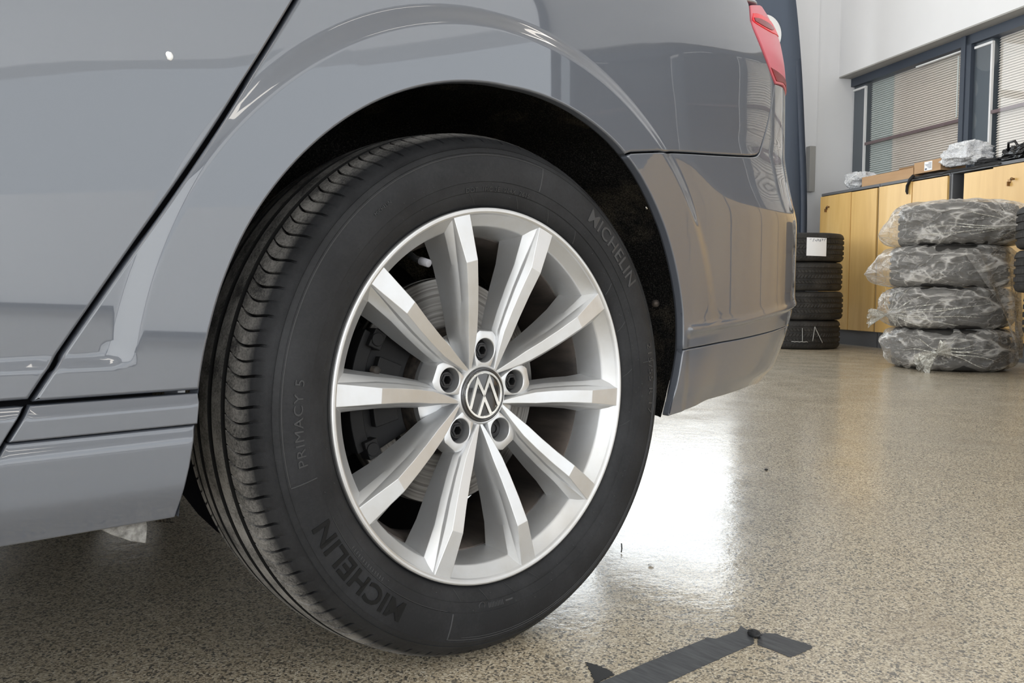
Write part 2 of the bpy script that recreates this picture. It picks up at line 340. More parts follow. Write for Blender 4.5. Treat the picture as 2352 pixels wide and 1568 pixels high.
def panel(name, poly, mt, parent, step=.009, rad=.003, depth=.012, extra=None, bstep=.005, **k):
    loop = resample(poly, bstep)
    ar = .5*np.sum(loop[:,0]*np.roll(loop[:,1],-1)-np.roll(loop[:,0],-1)*loop[:,1])
    if ar < 0: loop = loop[::-1]
    off, nin = inward(loop)
    ds = [0, rad*.3, rad]; loops = [loop+off*d for d in ds]; nb = len(loop)
    x0, z0 = loop.min(0); x1, z1 = loop.max(0)
    gx, gz = np.meshgrid(np.arange(x0+step/2, x1, step), np.arange(z0+step/2, z1, step)); gpt = np.stack([gx.ravel(), gz.ravel()], 1)
    rr0 = np.hypot(gpt[:,0], gpt[:,1]-ZC); tt0 = np.arctan2(gpt[:,1]-ZC, gpt[:,0]); band = (rr0 > .430) & (rr0 < .482) & ((gpt[:,1] > .415) | (gpt[:,0] > 0))
    rowb = (np.abs(gpt[:,1]-.397) < .013) & (gpt[:,0] < -.40); fan = (gpt[:,0] > .37) & (np.abs(gpt[:,1]-b1_f(gpt[:,0])) < .016) & (rr0 > .482)
    gpt = gpt[~(band | rowb | fan)]
    ra, tb = np.meshgrid(np.arange(.4305,.4825,.0026), np.arange(-.6,3.4,.010)); pp = np.stack([(ra*np.cos(tb)).ravel(), (ZC+ra*np.sin(tb)).ravel()], 1); pp = pp[(pp[:,1] > .415) | (pp[:,0] > 0)]
    sa, zb = np.meshgrid(np.arange(-1.30,-.40,.008), np.arange(.3845,.410,.0026)); p2 = np.stack([sa.ravel(), zb.ravel()], 1)
    sa, zb = np.meshgrid(np.arange(.372,1.6,.007), np.arange(-.0155,.0156,.0022)); p3 = np.stack([sa.ravel(), (zb+b1_f(sa)).ravel()], 1); p3 = p3[np.hypot(p3[:,0], p3[:,1]-ZC) > .483]
    gpt = np.concatenate([gpt, pp, p2, p3]); gpt = gpt[(gpt[:,0] > x0) & (gpt[:,0] < x1) & (gpt[:,1] > z0) & (gpt[:,1] < z1)]
    # keep interior points away from border
    keep = np.ones(len(gpt), bool)
    for i in range(0, len(gpt), 4000):
        d = np.linalg.norm(gpt[i:i+4000,None,:]-loop[None], axis=2).min(1); keep[i:i+4000] = d > rad+.0018
    px, pz = gpt[:,0], gpt[:,1]; ins = np.zeros(len(gpt), bool)
    for i in range(nb):
        a, b = loop[i], loop[(i+1) % nb]; cnd = (a[1] > pz) != (b[1] > pz)
        with np.errstate(all='ignore'): ins ^= cnd & (px < (b[0]-a[0])*(pz-a[1])/(b[1]-a[1]+1e-30)+a[0])
    gpt = gpt[keep & ins]
    pts = np.concatenate([loops[2], gpt])
    res = delaunay_2d_cdt([Vector(p) for p in pts], [(i, (i+1) % nb) for i in range(nb)], [], 1, 1e-7)
    V2 = np.array([tuple(v) for v in res[0]]); tri = [tuple(f) for f in res[2]]; orig = res[3]
    # map boundary ids
    ids = {}
    for vi, o_ in enumerate(orig):
        for q in o_:
            if q < nb: ids[q] = vi
    nv = len(V2); V = B(V2[:,0], V2[:,1]); Nn = BN(V2[:,0], V2[:,1])
    if extra is not None:
        e = extra(V2[:,0], V2[:,1]); V = V+Nn*e[:,None]
        h = 6e-4
        def S(a, b): return B(a, b)+BN(a, b)*extra(a, b)[:,None]
        Nn = np.cross(S(V2[:,0]+h, V2[:,1])-S(V2[:,0]-h, V2[:,1]), S(V2[:,0], V2[:,1]+h)-S(V2[:,0], V2[:,1]-h)); Nn /= np.linalg.norm(Nn, axis=1)[:,None]
    verts = [V]; nors = [Nn]
    lb = loop; Bn = BN(lb[:,0], lb[:,1])
    def surf(L, rec):
        p = B(L[:,0], L[:,1]); q = BN(L[:,0], L[:,1]); e = extra(L[:,0], L[:,1]) if extra is not None else 0
        return p+q*(e-rec)[:,None] if extra is not None else p-q*rec
    # outward edge dir in 3D
    h = 1e-4; ed = B(lb[:,0]-nin[:,0]*h, lb[:,1]-nin[:,1]*h)-B(lb[:,0], lb[:,1]); ed /= np.linalg.norm(ed, axis=1)[:,None]
    def ring(L, rec, tilt): verts.append(surf(L, rec)); nn = Bn*math.cos(tilt)+ed*math.sin(tilt); nors.append(nn/np.linalg.norm(nn, axis=1)[:,None])
    ring(loops[1], rad*(1-math.sqrt(1-.49)), math.asin(.7))
    ring(loops[0], rad, math.radians(82))
    ring(loops[0], depth, math.radians(90))
    faces = [t if True else t for t in tri]
    r0 = [ids[i] for i in range(nb)]; rings = [r0]+[[nv+j*nb+i for i in range(nb)] for j in range(3)]
    for q in range(3):
        A_, B_ = rings[q], rings[q+1]
        for i in range(nb):
            j = (i+1) % nb; faces.append((A_[i], B_[i], B_[j], A_[j]))
    Vv = np.concatenate(verts); Nv = np.concatenate(nors)
    o = mesh_obj(name, Vv, faces, mt, parent, **k)
    me = o.data
    # orient faces by normals
    bm = bmesh.new(); bm.from_mesh(me); bm.faces.ensure_lookup_table()
    for f in bm.faces:
        s = Vector((0,0,0))
        for v in f.verts: s += Vector(Nv[v.index])
        if f.normal.dot(s) < 0: f.normal_flip()
    bm.to_mesh(me); bm.free(); me.shade_smooth()
    me.normals_split_custom_set_from_vertices([tuple(n) for n in Nv])
    return o

car = empty('car', (0,0,0), label='grey car standing in the showroom, seen at its rear wheel with a lifted spotless flank', cat='car')
car['label'] = 'glossy grey car filling the left of the picture, seen at its rear wheel arch'
G = .0016   # half gap
gap_raw = [(-.05,1.12),(-.15,.96),(-.2680,.7580),(-.3333,.6585),(-.3806,.5810),(-.4197,.5213),(-.4604,.4615),(-.4926,.4125),(-.5116,.3824),(-.5265,.3630),(-.5443,.3355),(-.5552,.31)]
_zz = np.array([p[1] for p in gap_raw]); _cf = np.polyfit(_zz, [p[0] for p in gap_raw], 5); gapline = [(float(np.polyval(_cf, z)), float(z)) for z in np.linspace(1.12,.31,110)]
def gz(z, sgn=0):   # s of gap line at height z
    zs = [p[1] for p in gapline][::-1]; ss = [p[0] for p in gapline][::-1]
    return float(np.interp(z, zs, ss))+sgn
GW = .0042
def shift(pts, d):
    P = np.array(pts); t = np.gradient(P, axis=0); t /= np.linalg.norm(t, axis=1)[:,None]; n = np.stack([-t[:,1], t[:,0]], 1)
    return [tuple(q) for q in P+n*d]
gl_l = [p for p in shift(gapline, -.0024)]; gl_r = [p for p in shift(gapline, .0014)]
if gl_l[10][0] > gl_r[10][0]: gl_l, gl_r = shift(gapline, .0024), shift(gapline, -.0014)
def lip(th):
    d = math.degrees(th); r = np.interp(d, [-12,-9.3,-2.8,6.3,15,25,35,45,55,60,90,120,150,165,175,180,192,195], [.344,.346,.3524,.3688,.377,.380,.383,.3845,.3865,.3865,.3775,.3815,.3835,.3825,.3838,.386,.412,.415])
    return (r*math.cos(th), ZC+r*math.sin(th))
def arc(a, b, n): return [lip(math.radians(a+(b-a)*i/n)) for i in range(n+1)]
def trunc(line, z0, z1): return [p for p in line if z0 <= p[1] <= z1]
ZSILL = .3675
a_q = math.degrees(math.atan2(ZSILL+.0012-ZC, -.383))
bgap = [(.2187,.6521),(.28,.6605),(.3442,.6681),(.4499,.6769),(.5377,.6852),(.592,.6915),(.618,.6985),(.634,.711),(.652,.730),(.6717,.7546),(.700,.795),(.7257,.8402)]
bgs = smooth_line(bgap, 5)
tl = smooth_line([(.7257,.8402),(.6951,.855),(.6415,.8933),(.6183,.9263),(.6418,.9629)], 6)
bup = shift(bgs, .0011); bdn = shift(bgs, -.0011)
a_b = math.degrees(math.atan2(.6521-ZC, .2187))
# quarter panel
qp = trunc(gl_r, ZSILL+.001, 1.11)
quarter = qp + arc(a_q, a_b+.25, 70) + [bup[i] for i in range(len(bup))][1:] + [(p[0]-.0022, p[1]) for p in tl[1:]] + [(.6418,.972),(.78,1.005),(.92,1.035),(1.08,1.045),(1.3,1.045),(1.3,1.11),(.0,1.11)]
panel('quarter_panel', quarter, M_paint, car, step=.0055, bstep=.004)
# rear door
door = trunc(gl_l, ZSILL+.001, 1.11)
panel('rear_door', door+[(-1.30,ZSILL+.001),(-1.30,1.11)], M_paint, car, step=.008)
def trimx(s, z):   # bevelled top of sill trim
    return .006*sstep((.3655-z)/.0095)+0*s
def low(s, z): return .0045*sstep((.3352-z)/.014)-.010*sstep((.285-z)/.05)+0*s
dl = trunc(gl_l, .3375, ZSILL-.0022); dr = trunc(gl_r, .3375, ZSILL-.0022)
def atz(line, z): return float(np.interp(z, [p[1] for p in line][::-1], [p[0] for p in line][::-1]))
panel('sill_trim', [(atz(gl_r, ZSILL-.0022), ZSILL-.0022)]+dr+[(atz(gl_r,.3375),.3375),(-.3862,.3375),(-.3832,ZSILL-.0022)], M_paint, car, step=.006, extra=trimx, rad=.0015, bstep=.004)
panel('door_trim', [(atz(gl_l, ZSILL-.0022), ZSILL-.0022)]+dl+[(atz(gl_l,.315),.315),(-1.30,.315),(-1.30,ZSILL-.0022)], M_paint, car, step=.007, extra=trimx, rad=.0015, bstep=.005)
sk = [p for p in gl_r if .317 <= p[1] <= .335]
panel('side_skirt', [(-.3866,.3358),(-.3935,.298),(-.4054,.2506),(-1.30,.2485),(-1.30,.3135),(atz(gl_r,.3135),.3135)]+sk[::-1]+[(atz(gl_r,.3358),.3358)], M_paint, car, step=.0055, extra=low, rad=.002)
# rear bumper and valance
b1 = [(.3665,.3945),(.3778,.395),(.5441,.4057),(.6782,.4199),(.78,.4267),(.88,.432),(1.0,.436),(1.6,.44)]
b2l = [(.368,.3718),(.5512,.3796),(.7563,.391),(.8115,.3931),(.95,.397),(1.6,.40)]
b2f = lambda s: np.interp(s, [p[0] for p in b2l], [p[1] for p in b2l]); b1f = lambda s: np.interp(s, [p[0] for p in b1], [p[1] for p in b1])
def bump_x(s, z):    # ledge along the lower character line and a rounded return above it
    d = z-b1f(s); fade = sstep((s-.372)/.02)
    return fade*(-.0045*sstep((.003-d)/.007)+.0030*np.exp(-((d-.006)/.007)**2))
def val_x(s, z): return -.0045*sstep((s-.372)/.02)-.004*sstep((.315-z)/.03)
def arcz(a, b, n): return arc(a, b, n)
ang_b2 = math.degrees(math.atan2(.3718-ZC, .366))
bumper = [(p[0], p[1]) for p in bdn[1:]]+[(.76,.8446),(.8014,.8499),(.9,.852),(1.15,.852),(1.6,.852),(1.6,.4015)]+[(p[0], p[1]+.0008) for p in b2l[::-1][1:]]+arc(ang_b2+.3, a_b-.35, 48)
panel('rear_bumper', bumper, M_paint, car, step=.0055, extra=bump_x, rad=.002)
val = [(p[0], p[1]-.0008) for p in b2l]+[(1.6,.262),(1.2,.262),(.9,.266),(.7218,.2790),(.5606,.2788),(.45,.2788),(.4074,.2768),(.372,.2742),(.353,.2726),(.3425,.2715)]+arc(-9.3, ang_b2-.3, 22)[:-1]
panel('bumper_valance', val, M_paint, car, step=.008, extra=val_x, rad=.002)
# added dark skin behind all gaps, blocks light and keeps them black
def skin():
    S = np.concatenate([np.arange(-1.32,-.42,.05), np.arange(-.42,.5,.02), np.arange(.5,1.62,.03)]); Z = np.arange(.245,1.12,.02)
    s, z = np.meshgrid(S, Z); P = B(s.ravel(), z.ravel())-BN(s.ravel(), z.ravel())*.014
    nS = len(S); Fc = []
    for j in range(len(Z)-1):
        for i in range(nS-1):
            cs, cz = (S[i]+S[i+1])/2, (Z[j]+Z[j+1])/2
            if math.hypot(cs, cz-ZC) < .418 and cz < .80: continue
            if (cs > .3 and cz < .288) or cz < .264: continue
            Fc.append((j*nS+i, j*nS+i+1, (j+1)*nS+i+1, (j+1)*nS+i))
    return P, Fc
P_, F_ = skin(); mesh_obj('gap_backing', P_, F_, M_gap, car)
# the added dark backing also shows in the door gap
# tail lamp
tz = [(p[0]+.001, p[1]) for p in tl]
lamp = [(.7265,.8398)]+tz[1:]+[(.66,.968),(.74,.990),(.82,1.008),(.90,1.024),(1.02,1.030),(1.35,1.035),(1.35,.8545),(.9,.8545),(.8014,.8522)]
tlo = panel('tail_lamp', lamp, M_redpale, car, step=.008, rad=.0025, extra=lambda s, z: .002+0*s, label='red tail lamp at the car corner')
def inside_strip(name, poly, m, off, parent):
    return panel(name, poly, m, parent, step=.006, rad=.0012, depth=.001, extra=lambda s, z: off+0*s, bstep=.004)
inside_strip('light_guide', smooth_line([(.632,.944),(.66,.951),(.70,.957),(.76,.965),(.835,.970),(.845,.962),(.83,.950),(.78,.942),(.735,.934),(.68,.928),(.624,.926),(.622,.934)],3), M_redglow, .0032, tlo)
inside_strip('dark_lens_strip', smooth_line([(.628,.935),(.66,.9415),(.70,.9465),(.74,.950),(.765,.950),(.735,.9385),(.68,.931),(.628,.928)],3), M_reddark, .0042, tlo)
inside_strip('lower_lens', [(.690,.8615),(.74,.8650),(.80,.8690),(.9,.872),(1.3,.874),(1.3,.8580),(.9,.8580),(.80,.8560),(.731,.8450),(.7245,.8450),(.705,.8530)], M_reddark, .0032, tlo)

# body shell behind the panels (floor, far side, cabin)
sh = MB()
sh.box(-3.3,-.62,.10,1.66,.25,.95); sh.box(-.62,.46,.40,1.30,.25,.80); sh.box(-.62,.46,.10,1.66,.80,.95); sh.box(.46,.80,.34,1.5,.34,.95); sh.box(-.62,.46,1.30,1.66,.72,.80)
V = []
for z, x0, x1, y0, y1 in ((.95,-3.0,.62,.14,1.66),(1.06,-2.9,.50,.30,1.54),(1.43,-2.0,-.25,.40,1.40)):
    V += [(x0,y0,z),(x1,y0,z),(x1,y1,z),(x0,y1,z)]
sh.add(V, [(i+4*k,(i+1)%4+4*k,(i+1)%4+4*(k+1),i+4*(k+1)) for k in (0,1) for i in range(4)]+[(8,9,10,11)])
o = sh.obj('body_shell', M_gap, car, smooth=False); bevel(o, .03, 3)
ub = MB(); ub.box(-3.2,-.56,.10,1.66,.225,.252); ub.box(.42,.74,.20,1.6,.31,.335); ub.box(-3.3,-.50,1.66,1.74,.18,.9); ub.box(.45,.8,1.6,1.7,.33,.9); ub.box(-.56,.45,.40,1.66,.24,.26)
ub.rev([(.18,1.45),(.30,1.45),(.332,1.48),(.332,1.62),(.30,1.66),(.18,1.66)], 48, (0,0,.333), 'y', True); ub.rev([(.18,1.45),(.30,1.45),(.332,1.48),(.332,1.62),(.30,1.66),(.18,1.66)], 48, (-2.79,0,.333), 'y', True)
ub.tube([(0,.2,.30),(0,1.5,.30)], .035, 12)
ub.obj('underbody', M_black, car, smooth=False)
# wheel arch liner: half pipe and back wall
lm = MB(); V = []; Fc = []; na = 120
prof = [(.001,.392),(.012,.400),(.05,.412),(.12,.418),(.20,.414),(.29,.400),(.34,.37),(.36,.30),(.365,.20)]
for i in range(na+1):
    d = -12+(196+12)*i/na; th = math.radians(d); l0 = lip(math.radians(min(max(d,-10),194)))
    r0 = math.hypot(l0[0], l0[1]-ZC)
    hy = float(np.interp(d, [-10,30,60,190], [.012,-.002,-.004,-.002]))
    for y, r in prof:
        rr_ = r-.392+r0+.003; k = 0.004*math.sin(d*.35)*(1 if .03 < y < .3 else 0)
        V.append(((rr_+k)*math.cos(th), y+hy, ZC+(rr_+k)*math.sin(th)))
m_ = len(prof)
for i in range(na):
    for j in range(m_-1): Fc.append((i*m_+j, (i+1)*m_+j, (i+1)*m_+j+1, i*m_+j+1))
V2_ = [(v[0], v[1], max(v[2], .268 if v[0] > 0 else .243)) for v in V]
lm.add(V2_, Fc); liner = lm.obj('wheel_arch_liner', M_liner, car)
bk = MB(); bk.rev([(.0,0),(.30,0)], 48, (0,.366,ZC), 'y'); bk.obj('inner_fender', M_gap, car)
# clips in the liner
for (s, z, y, r) in ((.352,.442,.035,.006),(.300,.585,.012,.004)):
    c = MB(); c.rev([(0,-.004),(r*.7,-.003),(r,0),(r,.004)], 16, (0,0,0), 'y'); o = c.obj('liner_clip', M_castiron if r > .005 else M_chrome, car, loc=(s,y,z)); o.rotation_euler = (0,0,math.radians(-70))
# lip return strip (rolled arch edge, painted)
V = []; Fc = []; na = 130
for i in range(na+1):
    d = -9+(191+9)*i/na; x, z = lip(math.radians(d)); p = B(np.array([x]), np.array([z]))[0]
    for dy, dr_ in ((.0025,0),(.009,.0004),(.016,.0015),(.020,.006),(.034,.020)):
        q = math.hypot(x, z-ZC)+dr_; V.append((q*math.cos(math.radians(d)), p[1]+dy, ZC+q*math.sin(math.radians(d))))
for i in range(na):
    for j in range(4): Fc.append((i*5+j, i*5+j+1, (i+1)*5+j+1, (i+1)*5+j))
mesh_obj('arch_lip', V, Fc, M_paint, car)
# grimy air deflector under the skirt
dfl = MB(); dfl.prism([(-.470,.252),(-.462,.243),(-.450,.234),(-.432,.224),(-.418,.219),(-.4165,.236),(-.419,.252)], .028, .034)
o = dfl.obj('air_deflector', M_grime, car, smooth=False, label='dirty pale plastic deflector hanging below the side skirt'); bevel(o, .0015)
# white speck on the door
s = bmesh.new(); bmesh.ops.create_icosphere(s, subdivisions=3, radius=.0042)
for v in s.verts:
    v.co *= 1+.25*noise.noise(v.co*300+Vector((3,1,2))); v.co.x *= .75; v.co.y *= .4; v.co.z *= 1.0
me = bpy.data.meshes.new('paint_speck'); s.to_mesh(me); s.free(); me.shade_smooth(); me.materials.append(M_white)
o = bpy.data.objects.new('paint_speck', me); COL.objects.link(o); o.parent = car; p = B(np.array([-.402]), np.array([.6715]))[0]; o.location = tuple(p); o['label'] = 'small white droplet stuck on the rear door'
# ------------------------------------------------------------------ wheel
GAM = 0.0209756
# tyre profile on the outer side (radius, depth) then mirrored
TP = [(.2290,.020),(.2335,.012),(.2350,.0060),(.2385,.0010),(.2440,-.0030),(.2500,-.0055),(.2525,-.0060),(.2532,-.0072),(.2600,-.0092),(.2645,-.0100),(.2650,-.0108),(.2700,-.0115),(.2780,-.0121),(.2860,-.0120),(.2930,-.0112),(.2985,-.0098),(.2992,-.0104),(.3002,-.0096),(.3040,-.0078),(.3052,-.0066),(.3058,-.0072),(.3064,-.0060),(.3100,-.0025),(.3140,.0020),(.3180,.0078),(.3215,.0140),(.3245,.0205),(.3268,.0270),(.3285,.0340),(.3296,.0410),(.3302,.0470)]
def sidey(r): return float(np.interp(r, [p[0] for p in TP], [p[1] for p in TP]))
YC = .0975
def crown(y): return .3340-.0039*((abs(y-YC))/.05)**2 if abs(y-YC) < .0505 else None
prof = list(TP)
def gro(y): return 0.0
mid = []
edges = [(.0490,0),(.0502,.006),(.0560,.006),(.0572,0),(.066,0),(.0765,0),(.0776,.0065),(.0850,.0065),(.0862,0),(.0975,0),(.1088,0),(.1100,.0065),(.1174,.0065),(.1185,0),(.129,0),(.1378,0),(.1390,.006),(.1448,.006),(.1460,0)]
for y, g_ in edges: mid.append((.3340-.0039*((y-YC)/.05)**2-g_, y))
tot = prof+mid+[(r, 2*YC-y) for r, y in reversed(TP)]
NP = 64
fr = [(-.050,0),(-.040,1),(0,1.0),(.040,1),(.050,0),(.15,0),(.25,0),(.36,0),(.455,0),(.472,.6),(.50,.6),(.528,.6),(.545,0),(.64,0),(.75,0),(.85,0)]
V = []; np_ = len(tot)
th0 = math.radians(3)
for p in range(NP):
    for u, dep in fr:
        base = 2*math.pi*(p+u)/NP+th0
        for (r, y) in tot:
            yy = y if y < YC else 2*YC-y
            k = max(0, min(1, (yy-.004)/.012))*(1 if yy < .0485 else 0) if r > .300 else 0
            slant = -.55*max(0, (yy-.01))*1.0+ (.018*math.sin((yy-.01)/.04*math.pi) if .01 < yy < .05 else 0)
            th = base+(slant if r > .312 else slant*max(0, (r-.300)/.012)) if r > .300 else base
            rr_ = r-(.0070*dep*k if dep > .7 else .0040*dep*k)
            if .0575 < y < .0760 or .119 < y < .1375: rr_ -= .0025*(1 if dep > .7 else .0)*0
            V.append((rr_*math.cos(th), y, rr_*math.sin(th)))
nf = len(fr); nt = NP*nf; Fc = []
for i in range(nt):
    j = (i+1) % nt
    for q in range(np_-1): Fc.append((i*np_+q, i*np_+q+1, j*np_+q+1, j*np_+q))
cg, sg = math.cos(GAM), math.sin(GAM)
V3 = []
for (x, y, z) in V:   # flatten the contact patch
    wz = ZC+z*cg-y*sg
    if wz < .0006: z = z+(.0006-wz)/cg
    elif wz < .03 and (y < 0.01): y = y-.0025*(1-wz/.03)
    V3.append((x, y, z))
# rim: revolved barrel with lip is the wheel mesh itself
rim = MB()
rim.rev([(.2345,.0070),(.2346,.0010),(.2338,-.0004),(.2322,-.0010),(.2300,-.0008),(.2285,.0000),(.2276,.0010),(.2268,.0030),(.2262,.0042),(.2140,.0155),(.2130,.0168),(.2122,.0190),(.2075,.0420),(.2050,.0550),(.2046,.0580)], 256, (0,0,0), 'y')
wheel = rim.obj('rear_wheel', M_alloy, car, sharp=22)
wheel.location = (0,0,ZC); wheel.rotation_euler = (-GAM,0,0); wheel['label'] = 'silver ten-spoke alloy rear wheel'
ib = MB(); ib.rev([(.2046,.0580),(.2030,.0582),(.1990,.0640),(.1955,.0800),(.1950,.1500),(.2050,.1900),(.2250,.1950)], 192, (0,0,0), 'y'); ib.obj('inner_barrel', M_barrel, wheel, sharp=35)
tire = mesh_obj('tire', V3, Fc, [M_tire, M_letter_groove], wheel, sharp=32)
_mi = np.zeros(len(Fc), np.int32)  # groove floors and sipes are painted black to deepen their shade
for i in range(nt):
    d0, d1 = fr[i % nf][1], fr[(i+1) % nf][1]
    for q in range(np_-1):
        (ra, ya), (rb, yb) = tot[q], tot[q+1]; ym = (ya+yb)/2; crown_ = .3340-.0039*((ym-YC)/.05)**2
        if len(TP)-1 < q < len(tot)-len(TP) and (ra+rb)/2 < crown_-.0015: _mi[i*(np_-1)+q] = 1
        elif max(d0, d1) > .5 and min(d0, d1) > .5 and .012 < min(ym, 2*YC-ym) < .0485: _mi[i*(np_-1)+q] = 1
tire.data.polygons.foreach_set('material_index', _mi)
# hub bosses and spokes
SP0 = 67.2; LUG = [math.radians(85.2-72*k) for k in range(5)]
TB = dict(   # radius: value, piecewise linear
 df=[(.033,.0318),(.172,-.0020),(.228,.0012)],
 off=[(.033,.0104),(.0565,.0066),(.080,.0036),(.110,.0012),(.140,0)],
 wf=[(.033,.0012),(.0565,.0042),(.085,.0072),(.172,.0088),(.226,.0125)],
 a=[(.033,.0010),(.0565,.0016),(.085,.0042),(.172,.0066),(.226,.0010)], b=[(.033,.002),(.0565,.004),(.085,.0085),(.172,.0130),(.226,.0030)],
 oa=[(.033,.0020),(.0565,.0030),(.085,.0085),(.172,.0118),(.226,.0125)], ob=[(.033,.004),(.0565,.009),(.085,.0165),(.172,.0215),(.226,.0150)],
 bo=[(.033,.003),(.0565,.0042),(.085,.0115),(.172,.0165),(.230,.0205)], bd=[(.033,.056),(.172,.052),(.230,.0555)])
rs = [.033,.0565,.085,.110,.140,.172,.228,.230]
def tv(key, r): return float(np.interp(r, [p[0] for p in TB[key]], [p[1] for p in TB[key]]))
NS = [1.0,.62]
def spoke(cang, lugside):
    st = sorted(set(rs+[.045,.070,.098,.125,.156,.188,.205,.217])); V = []
    for r in st:
        df, wf = tv('df', r), tv('wf', r); L = []
        for sd in (1, -1):
            m = 1.0 if sd == 1 else .62
            if r < .06 and sd == -1: m *= .9
            a, b, oa, ob, bo, bd = (tv(k, r) for k in ('a','b','oa','ob','bo','bd'))
            a *= m; oa *= m; bo = (oa+(bo-tv('oa', r)))
            pts = [(wf, df), (wf+a*.80, df+b*.62), (wf+a, df+b), (wf+a+(oa-a)*.5, df+b+(ob-b)*.42), (wf+oa, df+ob), (wf+oa+(bo-oa)*.22, df+ob+(bd-df-ob)*.33), (wf+oa+(bo-oa)*.52, df+ob+(bd-df-ob)*.68), (wf+bo, bd)]
            L.append([(sd*t, d) for t, d in pts])
        loop = L[1][::-1]+[(0, df-.0000)]+L[0]
        for t, d in loop:
            t = (t-tv('off', r))*lugside
            x = r*math.cos(cang)-t*math.sin(cang); z = r*math.sin(cang)+t*math.cos(cang); V.append((x, d, z))
    n = len(loop); Fc = []
    for i in range(len(st)-1):
        for q in range(n-1): Fc.append((i*n+q, i*n+q+1, (i+1)*n+q+1, (i+1)*n+q))
        Fc.append((i*n+n-1, i*n, (i+1)*n, (i+1)*n+n-1))
    Fc += [tuple(range(n)), tuple(range((len(st)-1)*n, len(st)*n))[::-1]]
    if lugside < 0: Fc = [f[::-1] for f in Fc]
    me = bpy.data.meshes.new('spoke'); me.from_pydata(V, [], Fc)
    bm = bmesh.new(); bm.from_mesh(me); bmesh.ops.recalc_face_normals(bm, faces=bm.faces); bm.to_mesh(me); bm.free()
    me.shade_smooth(); me.set_sharp_from_angle(angle=math.radians(20)); me.materials.append(M_alloy)
    o = bpy.data.objects.new('spoke', me); COL.objects.link(o); o.parent = wheel
    bevel(o, .0011, 3, 14)
for k in range(5):
    lug = 85.2-72*k
    spoke(math.radians(lug+18), -1); spoke(math.radians(lug-18), 1)
def boss(cang):
    wd = [(.034,.0110),(.046,.0150),(.058,.0180),(.068,.0185),(.0745,.0170),(.0790,.0135),(.0812,.0105)]
    out = [(r, t) for r, t in wd]+[(r, -t) for r, t in reversed(wd)]
    loop = resample(out, .0025); cx = .0565; nb = len(loop); pr = .0155
    ang = np.arctan2(loop[:,1], loop[:,0]-cx); V = []
    def W(r, t, d): return (r*math.cos(cang)-t*math.sin(cang), d, r*math.sin(cang)+t*math.cos(cang))
    rings = []
    def ring(fn): rings.append([len(V)+i for i in range(nb)]); V.extend(fn(i) for i in range(nb))
    cc = np.array([cx, 0]); u = loop-cc; ln = np.linalg.norm(u, axis=1)[:,None]; uu = u/ln
    fd = lambda p: .0285+max(0, (.0565-p[0]))*.06
    ring(lambda i: W(*(loop[i]+uu[i]*.0035), .0560))
    ring(lambda i: W(*(loop[i]+uu[i]*.0010), .0330))
    ring(lambda i: W(*loop[i], fd(loop[i])+.0006))
    ring(lambda i: W(*(loop[i]-uu[i]*.0012), fd(loop[i])))
    ring(lambda i: W(*(cc+uu[i]*(pr+.0008)), fd(cc+uu[i]*pr)))
    ring(lambda i: W(*(cc+uu[i]*pr), fd(cc+uu[i]*pr)+.0009))
    ring(lambda i: W(*(cc+uu[i]*(pr-.0012)), .0480))
    ring(lambda i: W(*(cc+uu[i]*.0095), .0500))
    ring(lambda i: W(*(cc+uu[i]*.0002), .0500))
    Fc = []
    for A_, B_ in zip(rings[:-1], rings[1:]):
        for i in range(nb): Fc.append((A_[i], A_[(i+1)%nb], B_[(i+1)%nb], B_[i]))
    me = bpy.data.meshes.new('lug_boss'); me.from_pydata([tuple(map(float, v)) for v in V], [], Fc)
    bm = bmesh.new(); bm.from_mesh(me); bmesh.ops.recalc_face_normals(bm, faces=bm.faces); bm.to_mesh(me); bm.free()
    # front must face -y
    me.shade_smooth(); me.set_sharp_from_angle(angle=math.radians(35)); me.materials.append(M_alloy)
    o = bpy.data.objects.new('lug_boss', me); COL.objects.link(o); o.parent = wheel
for k, c in enumerate(LUG):
    boss(c)
    bx, bz = .0565*math.cos(c), .0565*math.sin(c)
    b = MB()
    if k != 2:
        b.rev([(.0146,.0500),(.0146,.0440),(.0132,.0425),(.0112,.0415),(.0108,.0375),(.0098,.0360),(.0056,.0358),(.0053,.0366),(.0050,.0470),(0,.0472)], 24, (0,0,0), 'y')
        # hexagonal outer cap
        b.rev([(.0085,.0400),(.0085,.0352),(.0078,.0345),(.0058,.0344),(.0054,.0352)], 6, (0,0,0), 'y')
    else:
        b.rev([(.0146,.0500),(.0146,.0465),(.0110,.0455),(.0105,.0430),(.0060,.0428),(.0055,.0445),(0,.0446)], 24, (0,0,0), 'y')
    o = b.obj('lug_bolt', M_boss, wheel, sharp=30); o.location = (bx,0,bz)
hub = MB(); hub.rev([(.0340,.0300),(.0348,.0290),(.0362,.0286),(.0380,.0300),(.0410,.0400),(.0500,.0520),(.0680,.0545),(.0760,.0565),(.0800,.0600),(.0800,.0900)], 96, (0,0,0), 'y')
hub.obj('hub_plate', M_alloy, wheel, sharp=40)
cap = MB(); cap.rev([(.0352,.0330),(.0352,.0286),(.0345,.0274),(.0330,.0268),(.0318,.0270),(.0310,.0278),(.0200,.0270),(0,.0266)], 96, (0,0,0), 'y')
capo = cap.obj('centre_cap', M_capblack, wheel, sharp=40)
